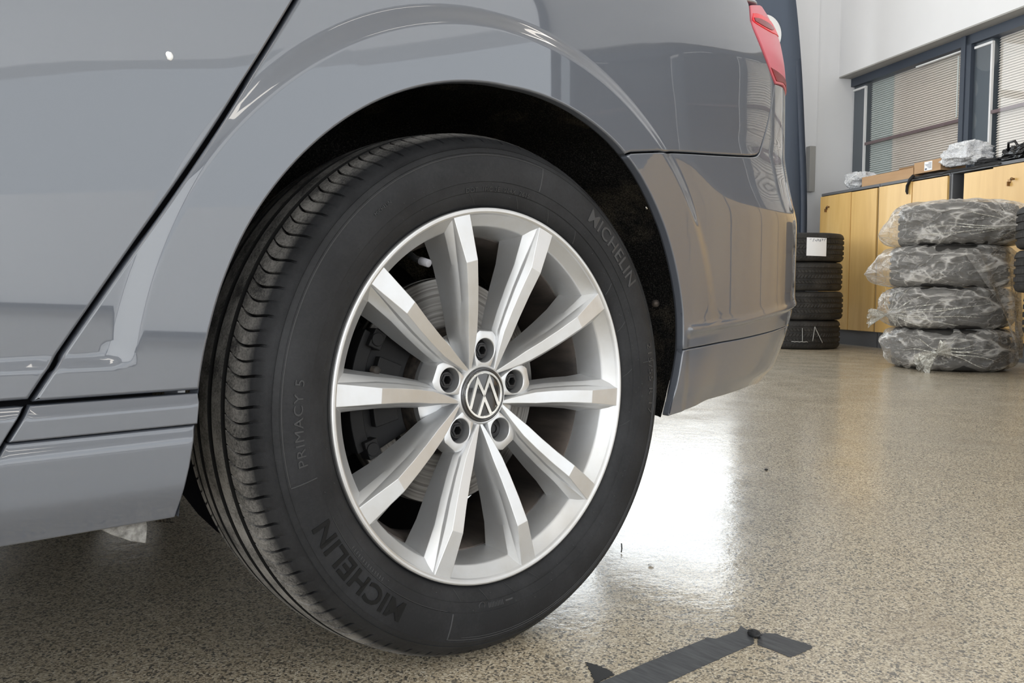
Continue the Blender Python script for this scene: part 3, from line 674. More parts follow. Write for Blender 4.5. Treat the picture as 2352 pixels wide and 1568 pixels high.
# emblem: ring and strokes, turned upside down as in the photo
em = MB(); em.rev([(.0304,.0278),(.0302,.0258),(.0298,.0254),(.0276,.0254),(.0272,.0258),(.0270,.0278)], 96, (0,0,0), 'y')
def stroke(pts, wid):
    P = [np.array(p)*.0272 for p in pts]; n = len(P); Lf, Rt = [], []
    for i in range(n):
        d1 = (P[i]-P[i-1]) if i else (P[1]-P[0]); d2 = (P[i+1]-P[i]) if i < n-1 else d1
        d1 = d1/np.linalg.norm(d1); d2 = d2/np.linalg.norm(d2); n1 = np.array([-d1[1], d1[0]]); n2 = np.array([-d2[1], d2[0]]); m = n1+n2; m /= np.linalg.norm(m); k = min(1/max(.30, m@n1), 2.6)
        Lf.append(P[i]+m*wid*k); Rt.append(P[i]-m*wid*k)
    for i in range(n-1):
        q = [Lf[i], Lf[i+1], Rt[i+1], Rt[i]]; em.prism([(float(a[0]), float(a[1])) for a in q][::-1], .0256, .0276)
stroke([(-.37,.94),(0,.13),(.37,.94)], .00205)
stroke([(-.85,.56),(-.36,-.74),(0,-.02),(.36,-.74),(.85,.56)], .00205)
eo = em.obj('emblem', M_chrome, wheel, smooth=False); eo.rotation_euler = (0, math.radians(180-2), 0)
# valve stem
vp_ = wheel
va = math.radians(118.7); vr = .192
vm = MB(); vm.tube([(.203*math.cos(va), .050, .203*math.sin(va)), (.195*math.cos(va), .040, .195*math.sin(va)), (.190*math.cos(va), .026, .190*math.sin(va))], [.0042,.0040,.0038], 14)
vm.obj('valve_stem', M_black, wheel)
vm = MB(); vm.tube([(.1915*math.cos(va), .031, .1915*math.sin(va)), (.1875*math.cos(va), .018, .1875*math.sin(va)), (.1873*math.cos(va), .0172, .1873*math.sin(va))], [.0050,.0048,.0036], 14)
vm.obj('valve_cap', mat('grey_valve_cap', (.30,.30,.33), .5), wheel)
# brake disc, hat, caliper
bd = MB(); bd.rev([(.086,.0985),(.150,.0985),(.1512,.0995),(.1512,.1060),(.140,.1070),(.140,.1120),(.1512,.1130),(.1512,.1190),(.086,.1195)], 160, (0,0,0), 'y')
bdo = bd.obj('brake_disc', M_disc, car, sharp=30); bdo.location = (0,0,ZC); bdo.rotation_euler = (-GAM,0,0)
bh = MB(); bh.rev([(0,.0605),(.070,.0605),(.0765,.063),(.080,.070),(.084,.0985),(.090,.0990)], 96, (0,0,0), 'y'); bh.obj('disc_hat', M_castiron, bdo, sharp=35)
ca = MB()
def arcbox(r0, r1, y0, y1, a0, a1, n=14):
    V = []; Fc = []
    for i in range(n+1):
        t = math.radians(a0+(a1-a0)*i/n)
        for r, y in ((r0,y0),(r1,y0),(r1,y1),(r0,y1)): V.append((r*math.cos(t), y, r*math.sin(t)))
    for i in range(n):
        for q in range(4): Fc.append((i*4+q, i*4+(q+1)%4, (i+1)*4+(q+1)%4, (i+1)*4+q))
    Fc += [(0,3,2,1), (n*4, n*4+1, n*4+2, n*4+3)]
    ca.add(V, Fc)
arcbox(.100,.158,.066,.094,146,204); arcbox(.158,.176,.060,.150,150,200); arcbox(.090,.172,.124,.165,142,208)
arcbox(.112,.146,.056,.068,158,192); arcbox(.150,.168,.052,.072,148,156); arcbox(.150,.168,.052,.072,196,204); arcbox(.07,.11,.12,.15,165,200)
for a in (152,200):
    t = math.radians(a); ca.tube([(.160*math.cos(t),.050,.160*math.sin(t)),(.160*math.cos(t),.13,.160*math.sin(t))], .0085, 12)
co = ca.obj('brake_caliper', M_black, car, smooth=False); co.location = (0,0,ZC); co.rotation_euler = (-GAM,0,0); bevel(co, .002)
hs = MB(); hs.tube([(.10*math.cos(t), .085-.01*math.sin(t*3), .10*math.sin(t)) for t in [math.radians(150+6*i) for i in range(12)]], .003, 8)
o = hs.obj('brake_hose', M_black, co)
for t, r, y in ((171,.135,.055),(181,.128,.053),(165,.150,.051)):
    c = MB(); t = math.radians(t); c.rev([(0,-.004),(.004,-.004),(.0055,-.002),(.0055,.006)], 6, (r*math.cos(t), y, r*math.sin(t)), 'y'); c.obj('caliper_bolt', M_castiron, co)

# sidewall lettering
def text_mesh(body, size, off=0.0, ext=.0004, spacing=1.0):
    cu = bpy.data.curves.new('t', 'FONT'); cu.body = body; cu.size = size; cu.offset = off; cu.extrude = ext; cu.align_x = 'CENTER'; cu.align_y = 'CENTER'; cu.space_character = spacing; cu.resolution_u = 3
    o = bpy.data.objects.new('t', cu); COL.objects.link(o); dg = bpy.context.evaluated_depsgraph_get(); ev = o.evaluated_get(dg); me = ev.to_mesh()
    V = [tuple(v.co) for v in me.vertices]; Fc = [tuple(p.vertices) for p in me.polygons]; ev.to_mesh_clear(); bpy.data.objects.remove(o, do_unlink=True); return V, Fc
def sidetext(body, ang, rad, size, m, name, off=0.0, raise_=.0007, sx=1.0, spacing=1.0, flip=False):
    V, Fc = text_mesh(body, size, off, .0004, spacing); out = []
    ym = (max(v[1] for v in V)+min(v[1] for v in V))/2
    for x, y, z in V:
        if flip: x, y = -x, -y+2*ym
        r = rad+(y-ym); t = math.radians(ang)-x*sx/rad; out.append((r*math.cos(t), sidey(r)-raise_-z*.8, r*math.sin(t)))
    o = mesh_obj(name, out, Fc, m, tire.parent, smooth=False); return o
sidetext('MICHELIN', 220.0, .2800, .0300, M_letter_groove, 'raised_lettering', .0007, .0009, 1.17, 1.04)
sidetext('MICHELIN', 43.0, .2830, .0270, M_letter2, 'raised_lettering', .0002, .0006, 1.05, 1.05)
sidetext('PRIMACY 5', 181.0, .2790, .0150, M_letter2, 'raised_lettering', .0, .0006, 1.15, 1.12)
sidetext('215/55 R 17', 1.0, .2860, .0135, M_letter2, 'raised_lettering', .0, .0006, 1.35, 1.15)
sidetext('DOT  1HC 3E  014X  2615', 90.5, .2560, .0075, M_letter2, 'raised_lettering', .0, .0006, 1.15, 1.08)
sidetext('MICHELIN', 128.0, .2815, .0052, M_letter2, 'raised_lettering', .0, .0006, 1.1, 1.05)
# moulded outline of the lettering fields, small ribs, vent pips
ol = MB()
def sarc(r, a0, a1, wd, h=.0007, n=None):
    n = n or max(6, int(abs(a1-a0)*1.2)); V = []
    for i in range(n+1):
        t = math.radians(a0+(a1-a0)*i/n)
        for dr, dh in ((-wd,.0003),(-wd*.5,-h),(wd*.5,-h),(wd,.0003)): V.append(((r+dr)*math.cos(t), sidey(r+dr)+dh, (r+dr)*math.sin(t)))
    ol.add(V, [(i*4+q, i*4+q+1, (i+1)*4+q+1, (i+1)*4+q) for i in range(n) for q in range(3)])
def srad(a, r0, r1, wd, sk=0, h=.0008):
    V = []; n = 8
    for i in range(n+1):
        r = r0+(r1-r0)*i/n; t = math.radians(a+sk*i/n); px, pz = -math.sin(t)*wd, math.cos(t)*wd
        for s_, dh in ((-1,.0003),(-.5,-h),(.5,-h),(1,.0003)): V.append((r*math.cos(t)+px*s_, sidey(r)+dh, r*math.sin(t)+pz*s_))
    ol.add(V, [(i*4+q, i*4+q+1, (i+1)*4+q+1, (i+1)*4+q) for i in range(n) for q in range(3)])
sarc(.2965, 193.5, 76, .0006); sarc(.2965, 252, 366, .0006); srad(193.8, .266, .2965, .0007); srad(252, .266, .2965, .0009); srad(76, .266, .2965, .0007); srad(6, .270, .2965, .0006)
sarc(.2640, 204, 250, .0004); sarc(.2935, 256, 360, .0004)
for a in (98, 81, 68, 55, 32, 18, 2, 345, 272, 262, 252, 282): srad(a, .2385, .2515, .0004, 2.5)
for k in range(14): srad(214+1.2*k*.8, .2585, .2625, .0005)
for k in range(10): srad(264.5+.55*k, .2550, .2610, .0004)
sarc(.2580, 270.5, 273.2, .0012, .0006, 6)
c_ = MB()
rng = random.Random(3)
for i in range(64):
    a = math.radians(rng.uniform(0,360)); r = rng.choice([.2445,.2560,.2690,.2610,.2500])+rng.uniform(-.002,.002); ol.rev([(0,-.0012),(.0005,-.0010),(.0007,0.0003)], 8, (r*math.cos(a), sidey(r), r*math.sin(a)), 'y')
for k in range(5):   # round approval mark
    pass
t = math.radians(-98.0); cx, cz = .2575*math.cos(t), .2575*math.sin(t)
ol.rev([(.0040,.0002),(.0042,-.0007),(.0047,-.0007),(.0049,.0002)], 24, (cx, sidey(.2575), cz), 'y')
ol.obj('sidewall_moulding', M_letter2, wheel)
# ------------------------------------------------------------------ room shell (local x = n, local y = a)
def room(mb, name, m, **k):
    o = mb.obj(name, m, k.pop('parent', None), smooth=False, **k); o.rotation_euler = (0,0,RROT); return o
N0, N1, A0, A1 = -7.0, 4.75, -8.0, 6.09
mb = MB(); mb.box(N0-.2, 5.6, A0-.2, 6.9, -.2, 0); room(mb, 'floor', M_floor, kind='structure')
mb = MB(); mb.box(N0-.2, 5.6, A0-.2, 6.9, CEIL, CEIL+.2); room(mb, 'ceiling', M_ceil, kind='structure')
# cabinet-side wall: solid above and below the window band
WT, WB = 2.462, 1.20
mb = MB(); mb.box(N1, N1+.35, A0, A1+.9, WT+.012, CEIL); mb.box(N1, N1+.35, A0, A1+.9, 0, WB); mb.box(N1, N1+.35, 6.145, A1+.9, WB, WT+.012)
room(mb, 'wall_right', M_wall, kind='structure')
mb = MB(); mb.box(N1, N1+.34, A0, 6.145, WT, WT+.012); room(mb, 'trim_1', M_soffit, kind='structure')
# back wall with the large glazed opening behind the car, plus a shallow pier
BX0, BX1, BZ0, BZ1 = .90, 3.83, .95, 2.95
mb = MB(); mb.box(BX1, N1+.4, A1, A1+.3, 0, CEIL); mb.box(N0, BX0, A1, A1+.3, 0, CEIL); mb.box(BX0, BX1, A1, A1+.3, BZ1, CEIL); mb.box(BX0, BX1, A1, A1+.3, 0, BZ0)
room(mb, 'wall_back', M_wall, kind='structure')
mb = MB(); mb.box(BX1, 4.50, A1-.035, A1+.002, 0, CEIL); room(mb, 'trim_2', M_wall, kind='structure')
mb = MB(); mb.box(N0-.3, N0, A0, A1+.3, 0, .25); mb.box(N0-.3, N0, A0, A1+.3, 3.55, CEIL); mb.box(N0-.3, N0, 4.6, A1+.3, .25, 3.55); mb.box(N0-.3, N0, A0, -6.6, .25, 3.55); mb.box(N0-.3, N0-.29, A0, A1+.3, 0, CEIL)
room(mb, 'wall_left', M_wall, kind='structure')
mb = MB(); mb.box(N0, N1, A0-.3, A0, 0, .35); mb.box(N0, N1, A0-.3, A0, 3.85, CEIL); mb.box(N0, -6.65, A0-.3, A0, .35, 3.85); mb.box(4.5, N1, A0-.3, A0, .35, 3.85); mb.box(N0, N1, A0-.3, A0-.29, 0, CEIL)
room(mb, 'wall_front', M_wall, kind='structure')
def glazing(name, n0, n1, a0, a1, z0, z1, along, nb, bars=(.5,)):
    mb = MB(); t = .05; d = .05
    for i in range(nb+1):
        p = (n0+(n1-n0)*i/nb) if along == 'n' else (a0+(a1-a0)*i/nb)
        if along == 'n': mb.box(p-t/2, p+t/2, a0-d, a0+d, z0, z1)
        else: mb.box(n0-d, n0+d, p-t/2, p+t/2, z0, z1)
    for z in [z0, z1]+[z0+(z1-z0)*b for b in bars]:
        if along == 'n': mb.box(n0, n1, a0-d, a0+d, z-t/2, z+t/2)
        else: mb.box(n0-d, n0+d, a0, a1, z-t/2, z+t/2)
    return room(mb, name, M_frame, kind='structure')
glazing('window_13', N1-.02, 0, -7.9, -1.42, .07, 3.6, 'a', 1, ())
glazing('window_10', BX0, BX1, A1-.15, 0, BZ0, BZ1, 'n', 2, (.72,))
glazing('window_11', N0+.16, 0, -6.6, 4.6, .25, 3.55, 'a', 7, (.7,))
glazing('window_12', -6.85, 4.65, A0+.04, 0, .07, 3.6, 'n', 1, ())
# window band over the cabinets
BAYS = ((4.66,6.145),(3.06,4.66),(1.46,3.06),(-.14,1.46),(-1.35,-.14))
for wi, (ar, al) in enumerate(BAYS):
    n0 = 4.90; mb = MB()
    mb.box(n0-.02, n0+.10, al-.05, al, WB, WT); mb.box(n0-.03, n0+.10, ar, ar+.045, WB, WT)
    mb.box(n0-.02, n0+.10, ar, al, WT-.075, WT); mb.box(n0-.02, n0+.10, ar, al, WB, WB+.12)
    o = room(mb, 'window_%d' % (wi+1), M_frame, kind='structure')
    mb = MB(); mb.box(n0+.02, n0+.10, al-.215, al-.05, WB+.1, WT-.07); room(mb, 'side_jamb', M_frame2, parent=o).rotation_euler = (0,0,0)
    mb = MB(); mb.box(n0+.01, n0+.03, al-.232, al-.215, WB+.1, WT-.10); mb.box(n0+.0, n0+.02, al-.24, al-.06, WT-.118, WT-.100); mb.box(n0+.0, n0+.02, ar+.06, al-.9, WT-.100, WT-.090)  # upright white strip stands in for light through the blind's edge gap
    room(mb, 'blind_rail_light_gap', M_railwhite, parent=o).rotation_euler = (0,0,0)
    mb = MB(); mb.box(n0+.015, n0+.035, ar+.045, al-.232, 1.815, 1.84); room(mb, 'glazing_bar', mat('mauve_grey_bar', (.16,.11,.115), .5) if wi == 0 else bpy.data.materials['mauve_grey_bar'], parent=o).rotation_euler = (0,0,0)
    if wi > 2:
        mb = MB(); mb.box(n0+.10, n0+.115, ar, al, WB, WT); room(mb, 'dark_backing', M_dark, parent=o).rotation_euler = (0,0,0); continue  # added dark board makes these unseen bays reflect dark
    def slats(a0, a1, nm, m, nn):
        mb = MB(); z = WB+.10
        while z < WT-.08:
            mb.add([(nn, a0, z), (nn, a1, z), (nn+.020, a1, z+.0215), (nn+.020, a0, z+.0215), (nn+.001, a0, z-.001), (nn+.001, a1, z-.001), (nn+.021, a1, z+.0205), (nn+.021, a0, z+.0205)], [(0,1,2,3),(7,6,5,4),(0,4,5,1),(3,2,6,7)])
            z += .0195
        ob = room(mb, nm, m, parent=o); ob.rotation_euler = (0,0,0); return ob
    if wi == 0:
        slats(5.60, al-.25, 'pale_reflection_blind', M_blindw, n0+.06); slats(ar+.05, 5.59, 'blind', M_blind, n0+.055)  # paler slats put the glass reflection into their colour
    else: slats(ar+.05, al-.25, 'blind', M_blind, n0+.055)
    mb = MB(); mb.box(n0+.105, n0+.115, ar, al, WB, WT); room(mb, 'backing', M_blindw, parent=o).rotation_euler = (0,0,0)
    mb = MB(); mb.add([(n0+.012, ar+.04, WB+.12), (n0+.012, al-.05, WB+.12), (n0+.012, al-.05, WT-.07), (n0+.012, ar+.04, WT-.07)], [(0,1,2,3)])
    g_ = room(mb, 'pane', M_pane if 'M_pane' in globals() else None, parent=o) if False else None
    for a_, z_ in ((ar+.13, 1.86), ):
        mb = MB(); mb.box(n0+.03, n0+.034, a_, a_+.012, z_, WT-.12); room(mb, 'blind_cord', M_blindw, parent=o).rotation_euler = (0,0,0)
mp = bpy.data.materials.new('reflective_glass'); mp.use_nodes = True; t_ = mp.node_tree; t_.nodes.clear()
o_ = t_.nodes.new('ShaderNodeOutputMaterial'); mx = t_.nodes.new('ShaderNodeMixShader'); tr = t_.nodes.new('ShaderNodeBsdfTransparent'); gl = t_.nodes.new('ShaderNodeBsdfGlossy'); fr_ = t_.nodes.new('ShaderNodeLayerWeight')
gl.inputs['Roughness'].default_value = .03; fr_.inputs[0].default_value = .25; fm = t_.nodes.new('ShaderNodeMath'); fm.operation = 'MULTIPLY'; fm.inputs[1].default_value = .35; t_.links.new(fr_.outputs[1], fm.inputs[0]); t_.links.new(fm.outputs[0], mx.inputs[0]); t_.links.new(tr.outputs[0], mx.inputs[1]); t_.links.new(gl.outputs[0], mx.inputs[2]); t_.links.new(mx.outputs[0], o_.inputs[0])
for wi, (ar, al) in enumerate(BAYS):
    mb = MB(); mb.add([(4.906, ar+.04, WB+.12), (4.906, al-.05, WB+.12), (4.906, al-.05, WT-.07), (4.906, ar+.04, WT-.07)], [(0,1,2,3)])
    ob = room(mb, 'pane', mp, parent=bpy.data.objects['window_%d' % (wi+1)]); ob.rotation_euler = (0,0,0)
# small grey box on the pier
mb = MB(); mb.box(4.392, 4.455, A1-.10, A1-.03, 1.38, 1.80); o = room(mb, 'junction_box', M_soffit, label='narrow grey junction box fixed to the white wall beside the navy banner', cat='junction box'); bevel(o, .004)

# ------------------------------------------------------------------ cabinets
CN = 4.30; CT = 1.318
def cabinet(a0, a1, doors, lab, knob=None):
    """a0 > a1 (left to right in view); doors: list of (aL, aR, inset)"""
    c = empty('cabinet', RW(CN, (a0+a1)/2), RROT, label=lab, cat='cabinet'); ac = (a0+a1)/2; W2 = (a0-a1)/2-.002
    D = .43; b = MB()
    b.box(0, D, -W2, W2, CT-.022, CT); b.box(.004, D, -W2, -W2+.018, .12, CT-.022); b.box(.004, D, W2-.018, W2, .12, CT-.022)
    b.box(D-.01, D, -W2+.018, W2-.018, .12, CT-.022); b.box(.004, D-.01, -W2+.018, W2-.018, .12, .14)
    b.box(.004, D-.01, -W2+.018, W2-.018, .72, .735)
    o = b.obj('body', M_cabgrey, c, smooth=False); bevel(o, .0015)
    p = MB(); p.box(.02, D-.02, -W2+.003, W2-.003, 0, .12); p.obj('plinth', M_cabgrey, c, smooth=False)
    for j, (l_, r__, ins) in enumerate(doors):
        d = MB(); d.box(-.017+ins, .001+ins, r__-ac, l_-ac, .128, CT-.030-ins*.6); do = d.obj('door', M_wood, c, smooth=False); bevel(do, .0012)
        if knob is not None and j == knob[0]:
            k = MB(); k.rev([(0,-.026),(.009,-.024),(.010,-.016),(.005,-.012),(.006,0)], 16, (0,0,0), 'y'); 
            ko = k.obj('knob', M_brass, do); ko.rotation_euler = (0,0,-math.pi/2); ko.location = (-.017+ins, knob[1]-ac, knob[2])
            q = MB(); q.box(-.022,0,-.003,.003,-.032,-.004); q.box(-.004,0,-.012,.012,-.012,.012); qo = q.obj('key', M_brass, do, smooth=False); qo.location = (-.017+ins, knob[1]-ac+.035, knob[2]-.010)
    return c
cabinet(5.657, 4.877, [(5.645,5.220,0),(5.215,4.893,.004)], 'wooden cabinet at the left end of the row behind the small bare tire stack', (0,5.515,1.190))
cabinet(4.877, 4.120, [(4.862,4.492,0),(4.487,4.133,.004)], 'wooden cabinet with a black strap hanging over its front')
cabinet(4.120, 3.335, [(3.984,3.724,.010),(3.720,3.350,0)], 'wooden cabinet with a dark open gap at its left side', (1,3.545,1.190))
av = 3.335
labs = ['cabinet right of the gap cabinet, beyond the bagged tires', 'cabinet further right along the wall, outside the frame']
for k in range(6):
    cc = cabinet(av, av-.78, [(av-.012,av-.388,0),(av-.392,av-.768,.004)], 'wooden cabinet in the row continuing out of the frame to the right'); cc['group'] = 'cabinets continuing beyond the frame'; av -= .78

# ------------------------------------------------------------------ things on the cabinets
def crumple(name, loc, rz, sx, sy, sz, m, seed, amp=.25, sub=5, flat=True, **k):
    bm = bmesh.new(); bmesh.ops.create_icosphere(bm, subdivisions=sub, radius=1)
    for v in bm.verts:
        p = v.co.copy(); q = p*1.6+Vector((seed*3.1, seed*1.7, seed))
        d = 1-abs(noise.noise(q))*1.4*amp*1.5+noise.noise(q*.55)*amp*.9; d += (1-abs(noise.noise(q*2.4))*2)*amp*.22; d += (1-abs(noise.noise(q*5))*2)*amp*.04
        e = Vector((math.copysign(abs(p.x)**.8, p.x), math.copysign(abs(p.y)**.8, p.y), math.copysign(abs(p.z)**.8, p.z)))
        v.co = Vector((e.x*sx*d, e.y*sy*d, e.z*sz*d+sz))
        if v.co.z < .004: v.co.z = .004-.002*0
    me = bpy.data.meshes.new(name); bm.to_mesh(me); bm.free(); me.shade_smooth(); me.materials.append(m)
    o = bpy.data.objects.new(name, me); COL.objects.link(o); o.location = loc; o.rotation_euler = (0,0,rz); return tag(o, **k)
crumple('plastic_bag', RW(4.44, 5.33, CT), RROT, .10, .155, .085, M_whitebag, 2.0, .30, label='small crumpled white plastic bag at the left end of the cabinet tops', cat='bag')
crumple('plastic_bag', RW(4.42, 4.10, CT+.035), RROT, .12, .215, .085, M_whitebag, 5.3, .34, label='large crumpled white plastic bag lying across the cabinet tops between cardboard and black bag', cat='bag')
# long cardboard box
bx = empty('cardboard_box', RW(4.33, 4.84, CT), RROT+math.radians(0), label='long low open cardboard box on the cabinet top', cat='box')
b = MB(); t = .004; L2, Wd, Hh = .305, .26, .082
b.box(0, t, -L2, L2, 0, Hh); b.box(Wd-t, Wd, -L2, L2, 0, Hh+.02); b.box(0, Wd, -L2, -L2+t, 0, Hh); b.box(0, Wd, L2-t, L2, 0, Hh); b.box(0, Wd, -L2, L2, 0, t)
o = b.obj('box_body', M_card, bx, smooth=False); bevel(o, .001)
b = MB(); b.add([(Wd-.004,-L2,Hh+.02),(Wd-.004,L2*.55,Hh+.02),(Wd-.05,L2*.4,Hh+.055),(Wd-.05,-L2*.9,Hh+.060),(Wd-.001,-L2,Hh+.02),(Wd-.001,L2*.55,Hh+.02),(Wd-.047,L2*.4,Hh+.058),(Wd-.047,-L2*.9,Hh+.063)], [(0,3,2,1),(4,5,6,7),(0,1,5,4),(1,2,6,5),(2,3,7,6),(3,0,4,7)])
b.obj('flap', M_card2, bx, smooth=False)
bx = empty('cardboard_box', RW(4.33, 4.385, CT+.028), RROT, label='short cardboard box with a white label, beside the long one', cat='box')
b = MB(); b.box(0,.22,-.130,.145,0,.085); o = b.obj('box_body', M_card, bx, smooth=False); bevel(o, .0015)
b = MB(); b.box(-.0015,0,-.045,.035,.012,.078); lb = b.obj('label', M_paper, bx, smooth=False)
b = MB()
for i, z in enumerate((.064,.055,.046,.037,.028)): b.box(-.0022,-.0014,-.038,-.038+.03+.012*((i*7)%4),z,z+.0035)
b.box(-.0022,-.0014,.008,.028,.018,.030); b.obj('label_print', M_ink, lb, smooth=False)
# black cloth draped over cabinet tops with hanging strap
V = []; Fc = []; nx, ny = 40, 10
for i in range(nx+1):
    a = 4.53-.86*i/nx
    for j in range(ny+1):
        v = j/ny; n_ = 4.285+v*.30; z = CT+.006+.012*abs(noise.noise(Vector((a*9, v*3, 1.3))))+.010*math.sin(a*14)**2*(v > .1)
        if j == 0: z = CT-.008-.02*abs(noise.noise(Vector((a*7, 0, 4))))
        V.append((n_, a, z))
for i in range(nx):
    for j in range(ny): k0 = i*(ny+1)+j; Fc.append((k0, k0+ny+1, k0+ny+2, k0+1))
dr_ = room(MB().add(V, Fc), 'black_cloth', M_cloth, label='black cloth lying along the cabinet top under the box and white bag', cat='cloth'); dr_.data.shade_smooth()
m_ = dr_.modifiers.new('s', 'SOLIDIFY'); m_.thickness = .004
st = MB(); st.tube([(4.279,4.47,CT+.012),(4.272,4.50,CT-.015),(4.270,4.525,CT-.06),(4.270,4.53,CT-.10),(4.271,4.522,CT-.122)], [.012,.013,.011,.010,.006], 8)
s_ = st.obj('strap', M_cloth, dr_)
cb = empty('black_bag', RW(4.42, 3.63, CT), RROT, label='glossy black bag slumped on the cabinet top at the right edge', cat='bag')
o = crumple('bag_body', (0,0,0), 0, .10, .125, .060, M_glossblack, 9.1, .30); o.parent = cb
st = MB(); st.tube([(-.06,.05,.07),(-.08,.03,.125),(-.08,-.02,.13),(-.06,-.05,.07)], .008, 8); st.obj('handle', M_glossblack, cb)
crumple('yellow_cap', RW(4.33, 3.475, CT), RROT, .022, .022, .022, M_yellow, 1.0, .06, 3, label='small yellow cap on the cabinet top beside the black bag', cat='cap')
crumple('black_cloth_heap', RW(4.42, 3.86, CT), RROT, .10, .13, .028, M_cloth, 4.4, .25, label='low heap of black cloth between the white bag and the glossy black bag', cat='cloth')

# ------------------------------------------------------------------ navy feather banner
fb = empty('feather_banner', RW(3.95, 5.75), RROT, label='navy feather banner with white print standing behind the car by the white wall', cat='banner')
edge = [(.262,.35),(.259,1.19),(.214,1.88),(.165,2.45),(.092,3.01),(.0,3.45),(-.14,3.74),(-.32,3.86)]
V = []; Fc = []
es = smooth_line(edge, 6); nn_ = len(es)
for x, z in es:
    for u in (0,.25,.5,.75,1.0):
        xl = -.42; V.append((x+(xl-x)*u, .012*math.sin(u*5+z*1.5), z))
Fc = [(i*5+j, i*5+j+1, (i+1)*5+j+1, (i+1)*5+j) for i in range(nn_-1) for j in range(4)]
o = MB().add(V, Fc).obj('flag', M_flag, fb); mm = o.modifiers.new('s', 'SOLIDIFY'); mm.thickness = .003
V = [];
for x, z in es:
    for dx, dy in ((.004,-.010),(-.055,-.011),(-.055,.010),(.004,.010)): V.append((x+dx, dy+.0, z))
Fc = [(i*4+j, i*4+(j+1)%4, (i+1)*4+(j+1)%4, (i+1)*4+j) for i in range(nn_-1) for j in range(4)]
MB().add(V, Fc).obj('sleeve', M_flagedge, fb)
b = MB(); b.tube([(x-.006, 0, z) for x, z in es[:24]]+[], .010, 8); b.tube([(.26,0,.02),(.258,0,.4)], .012, 8); b.obj('pole', M_cabgrey, fb)
b = MB(); b.box(.0,.40,-.06,.24,0,.02); o = b.obj('base_plate', M_cabgrey, fb, smooth=False); bevel(o, .004)
def disc(cx, cz, rx, rz, nm='white_print'):
    b = MB(); n = 40; V = [(cx+rx*math.cos(2*math.pi*i/n), -.020, cz+rz*math.sin(2*math.pi*i/n)) for i in range(n)]
    V += [(x, -.0175, z) for x, y, z in V]; b.add(V, [tuple(range(n))[::-1], tuple(range(n, 2*n))]+[(i, (i+1)%n, (i+1)%n+n, i+n) for i in range(n)])
    return b.obj(nm, M_white, fb, smooth=False)
disc(-.20, 2.695, .155, .165, 'white_roundel')
for zc in (2.36, 2.06, 1.76): disc(-.075, zc, .055, .085, 'white_letter')

# ------------------------------------------------------------------ bare tires, stacked
def stack_tire_mesh(R=.325, wdt=.225, seed=0, pitch=76, ribs=4):
    hw = wdt/2; pr = [(.205,-hw*.80),(.215,-hw*.92),(.245,-hw*1.0),(.275,-hw*1.0),(R-.024,-hw*.97),(R-.010,-hw*.88),(R-.003,-hw*.74)]
    gs = [-.55,-.19,.19,.55]
    for g_ in gs:
        pr += [(R-.0005, hw*(g_-.075)),(R-.009, hw*(g_-.06)),(R-.009, hw*(g_+.06)),(R-.0005, hw*(g_+.075))]
    pr += [(r, -h) for r, h in pr[:7]][::-1]
    n = pitch*4; V = []
    for i in range(n):
        ph = i % 4
        for r, h in pr:
            c = (R-.0045 if (ph == 0) else r) if r > R-.006 else r
            sl = .10*(h/hw)*(1 if r > R-.03 else 0) if abs(h/hw) < .9 else .09*math.copysign(1, h)
            sl = .028*math.sin(h/hw*9+seed)+.02*abs(h/hw) if r > R-.03 else 0
            t = 2*math.pi*i/n+sl; V.append((c*math.cos(t), c*math.sin(t), h+hw))
    k = len(pr); Fc = [(i*k+q, ((i+1)%n)*k+q, ((i+1)%n)*k+q+1, i*k+q+1) for i in range(n) for q in range(k-1)]
    # inner casing
    pi_ = [(.205,-hw*.80),(.222,-hw*.80),(.26,-hw*.85),(R-.03,-hw*.80),(R-.016,0),(R-.03,hw*.80),(.26,hw*.85),(.222,hw*.80),(.205,hw*.80)]
    off = len(V); n2 = 64; k2 = len(pi_)
    V += [(r*math.cos(2*math.pi*i/n2), r*math.sin(2*math.pi*i/n2), h+hw) for i in range(n2) for r, h in pi_]
    Fc += [(off+i*k2+q, off+i*k2+q+1, off+((i+1)%n2)*k2+q+1, off+((i+1)%n2)*k2+q) for i in range(n2) for q in range(k2-1)]
    me = bpy.data.meshes.new('tire'); me.from_pydata(V, [], Fc); me.shade_smooth(); me.set_sharp_from_angle(angle=math.radians(35)); me.materials.append(M_stack_tire); return me
TM = stack_tire_mesh(.325,.2245); TM2 = stack_tire_mesh(.330,.2235, 1.7, 64); TM3 = stack_tire_mesh(.322,.236, .8, 70)
def put_tire(me, n, a, z, rz, lab, grp):
    o = bpy.data.objects.new('tire', me); COL.objects.link(o); o.location = RW(n, a, z); o.rotation_euler = (0,0,rz); return tag(o, lab, 'tire', grp)
SL = (3.715, 5.055); zz = 0; ts = []
for i, (dn, lab) in enumerate(((-.012,'bare black tire at the bottom of the small stack behind the car, with chalk marks'),(.004,'bare black tire second from the floor in the small stack behind the car'),(-.006,'bare black tire third from the floor in the small stack behind the car'),(.0,'bare black tire on top of the small stack, with a white paper label'))):
    ts.append(put_tire(TM, SL[0]+dn, SL[1]-dn*.3, zz+.001, i*1.1, lab, 'bare tires stacked behind the car')); zz += .2275
def on_tread(base, vdir, pts_phi_z, m, nm, wdt=.006, closed=None):
    """thin marks on the tread; angle phi from the direction to the camera (positive = screen right)"""
    out = MB(); R = .3275
    for line in pts_phi_z:
        V = []; 
        for (p, z) in line:
            t = vdir+p; V.append(Vector((R*math.cos(t), R*math.sin(t), z)))
        out.tube(V, wdt/2, 6)
    return out
cx = RW(*SL); vd = math.atan2(CAMP[1]-cx.y, CAMP[0]-cx.x)
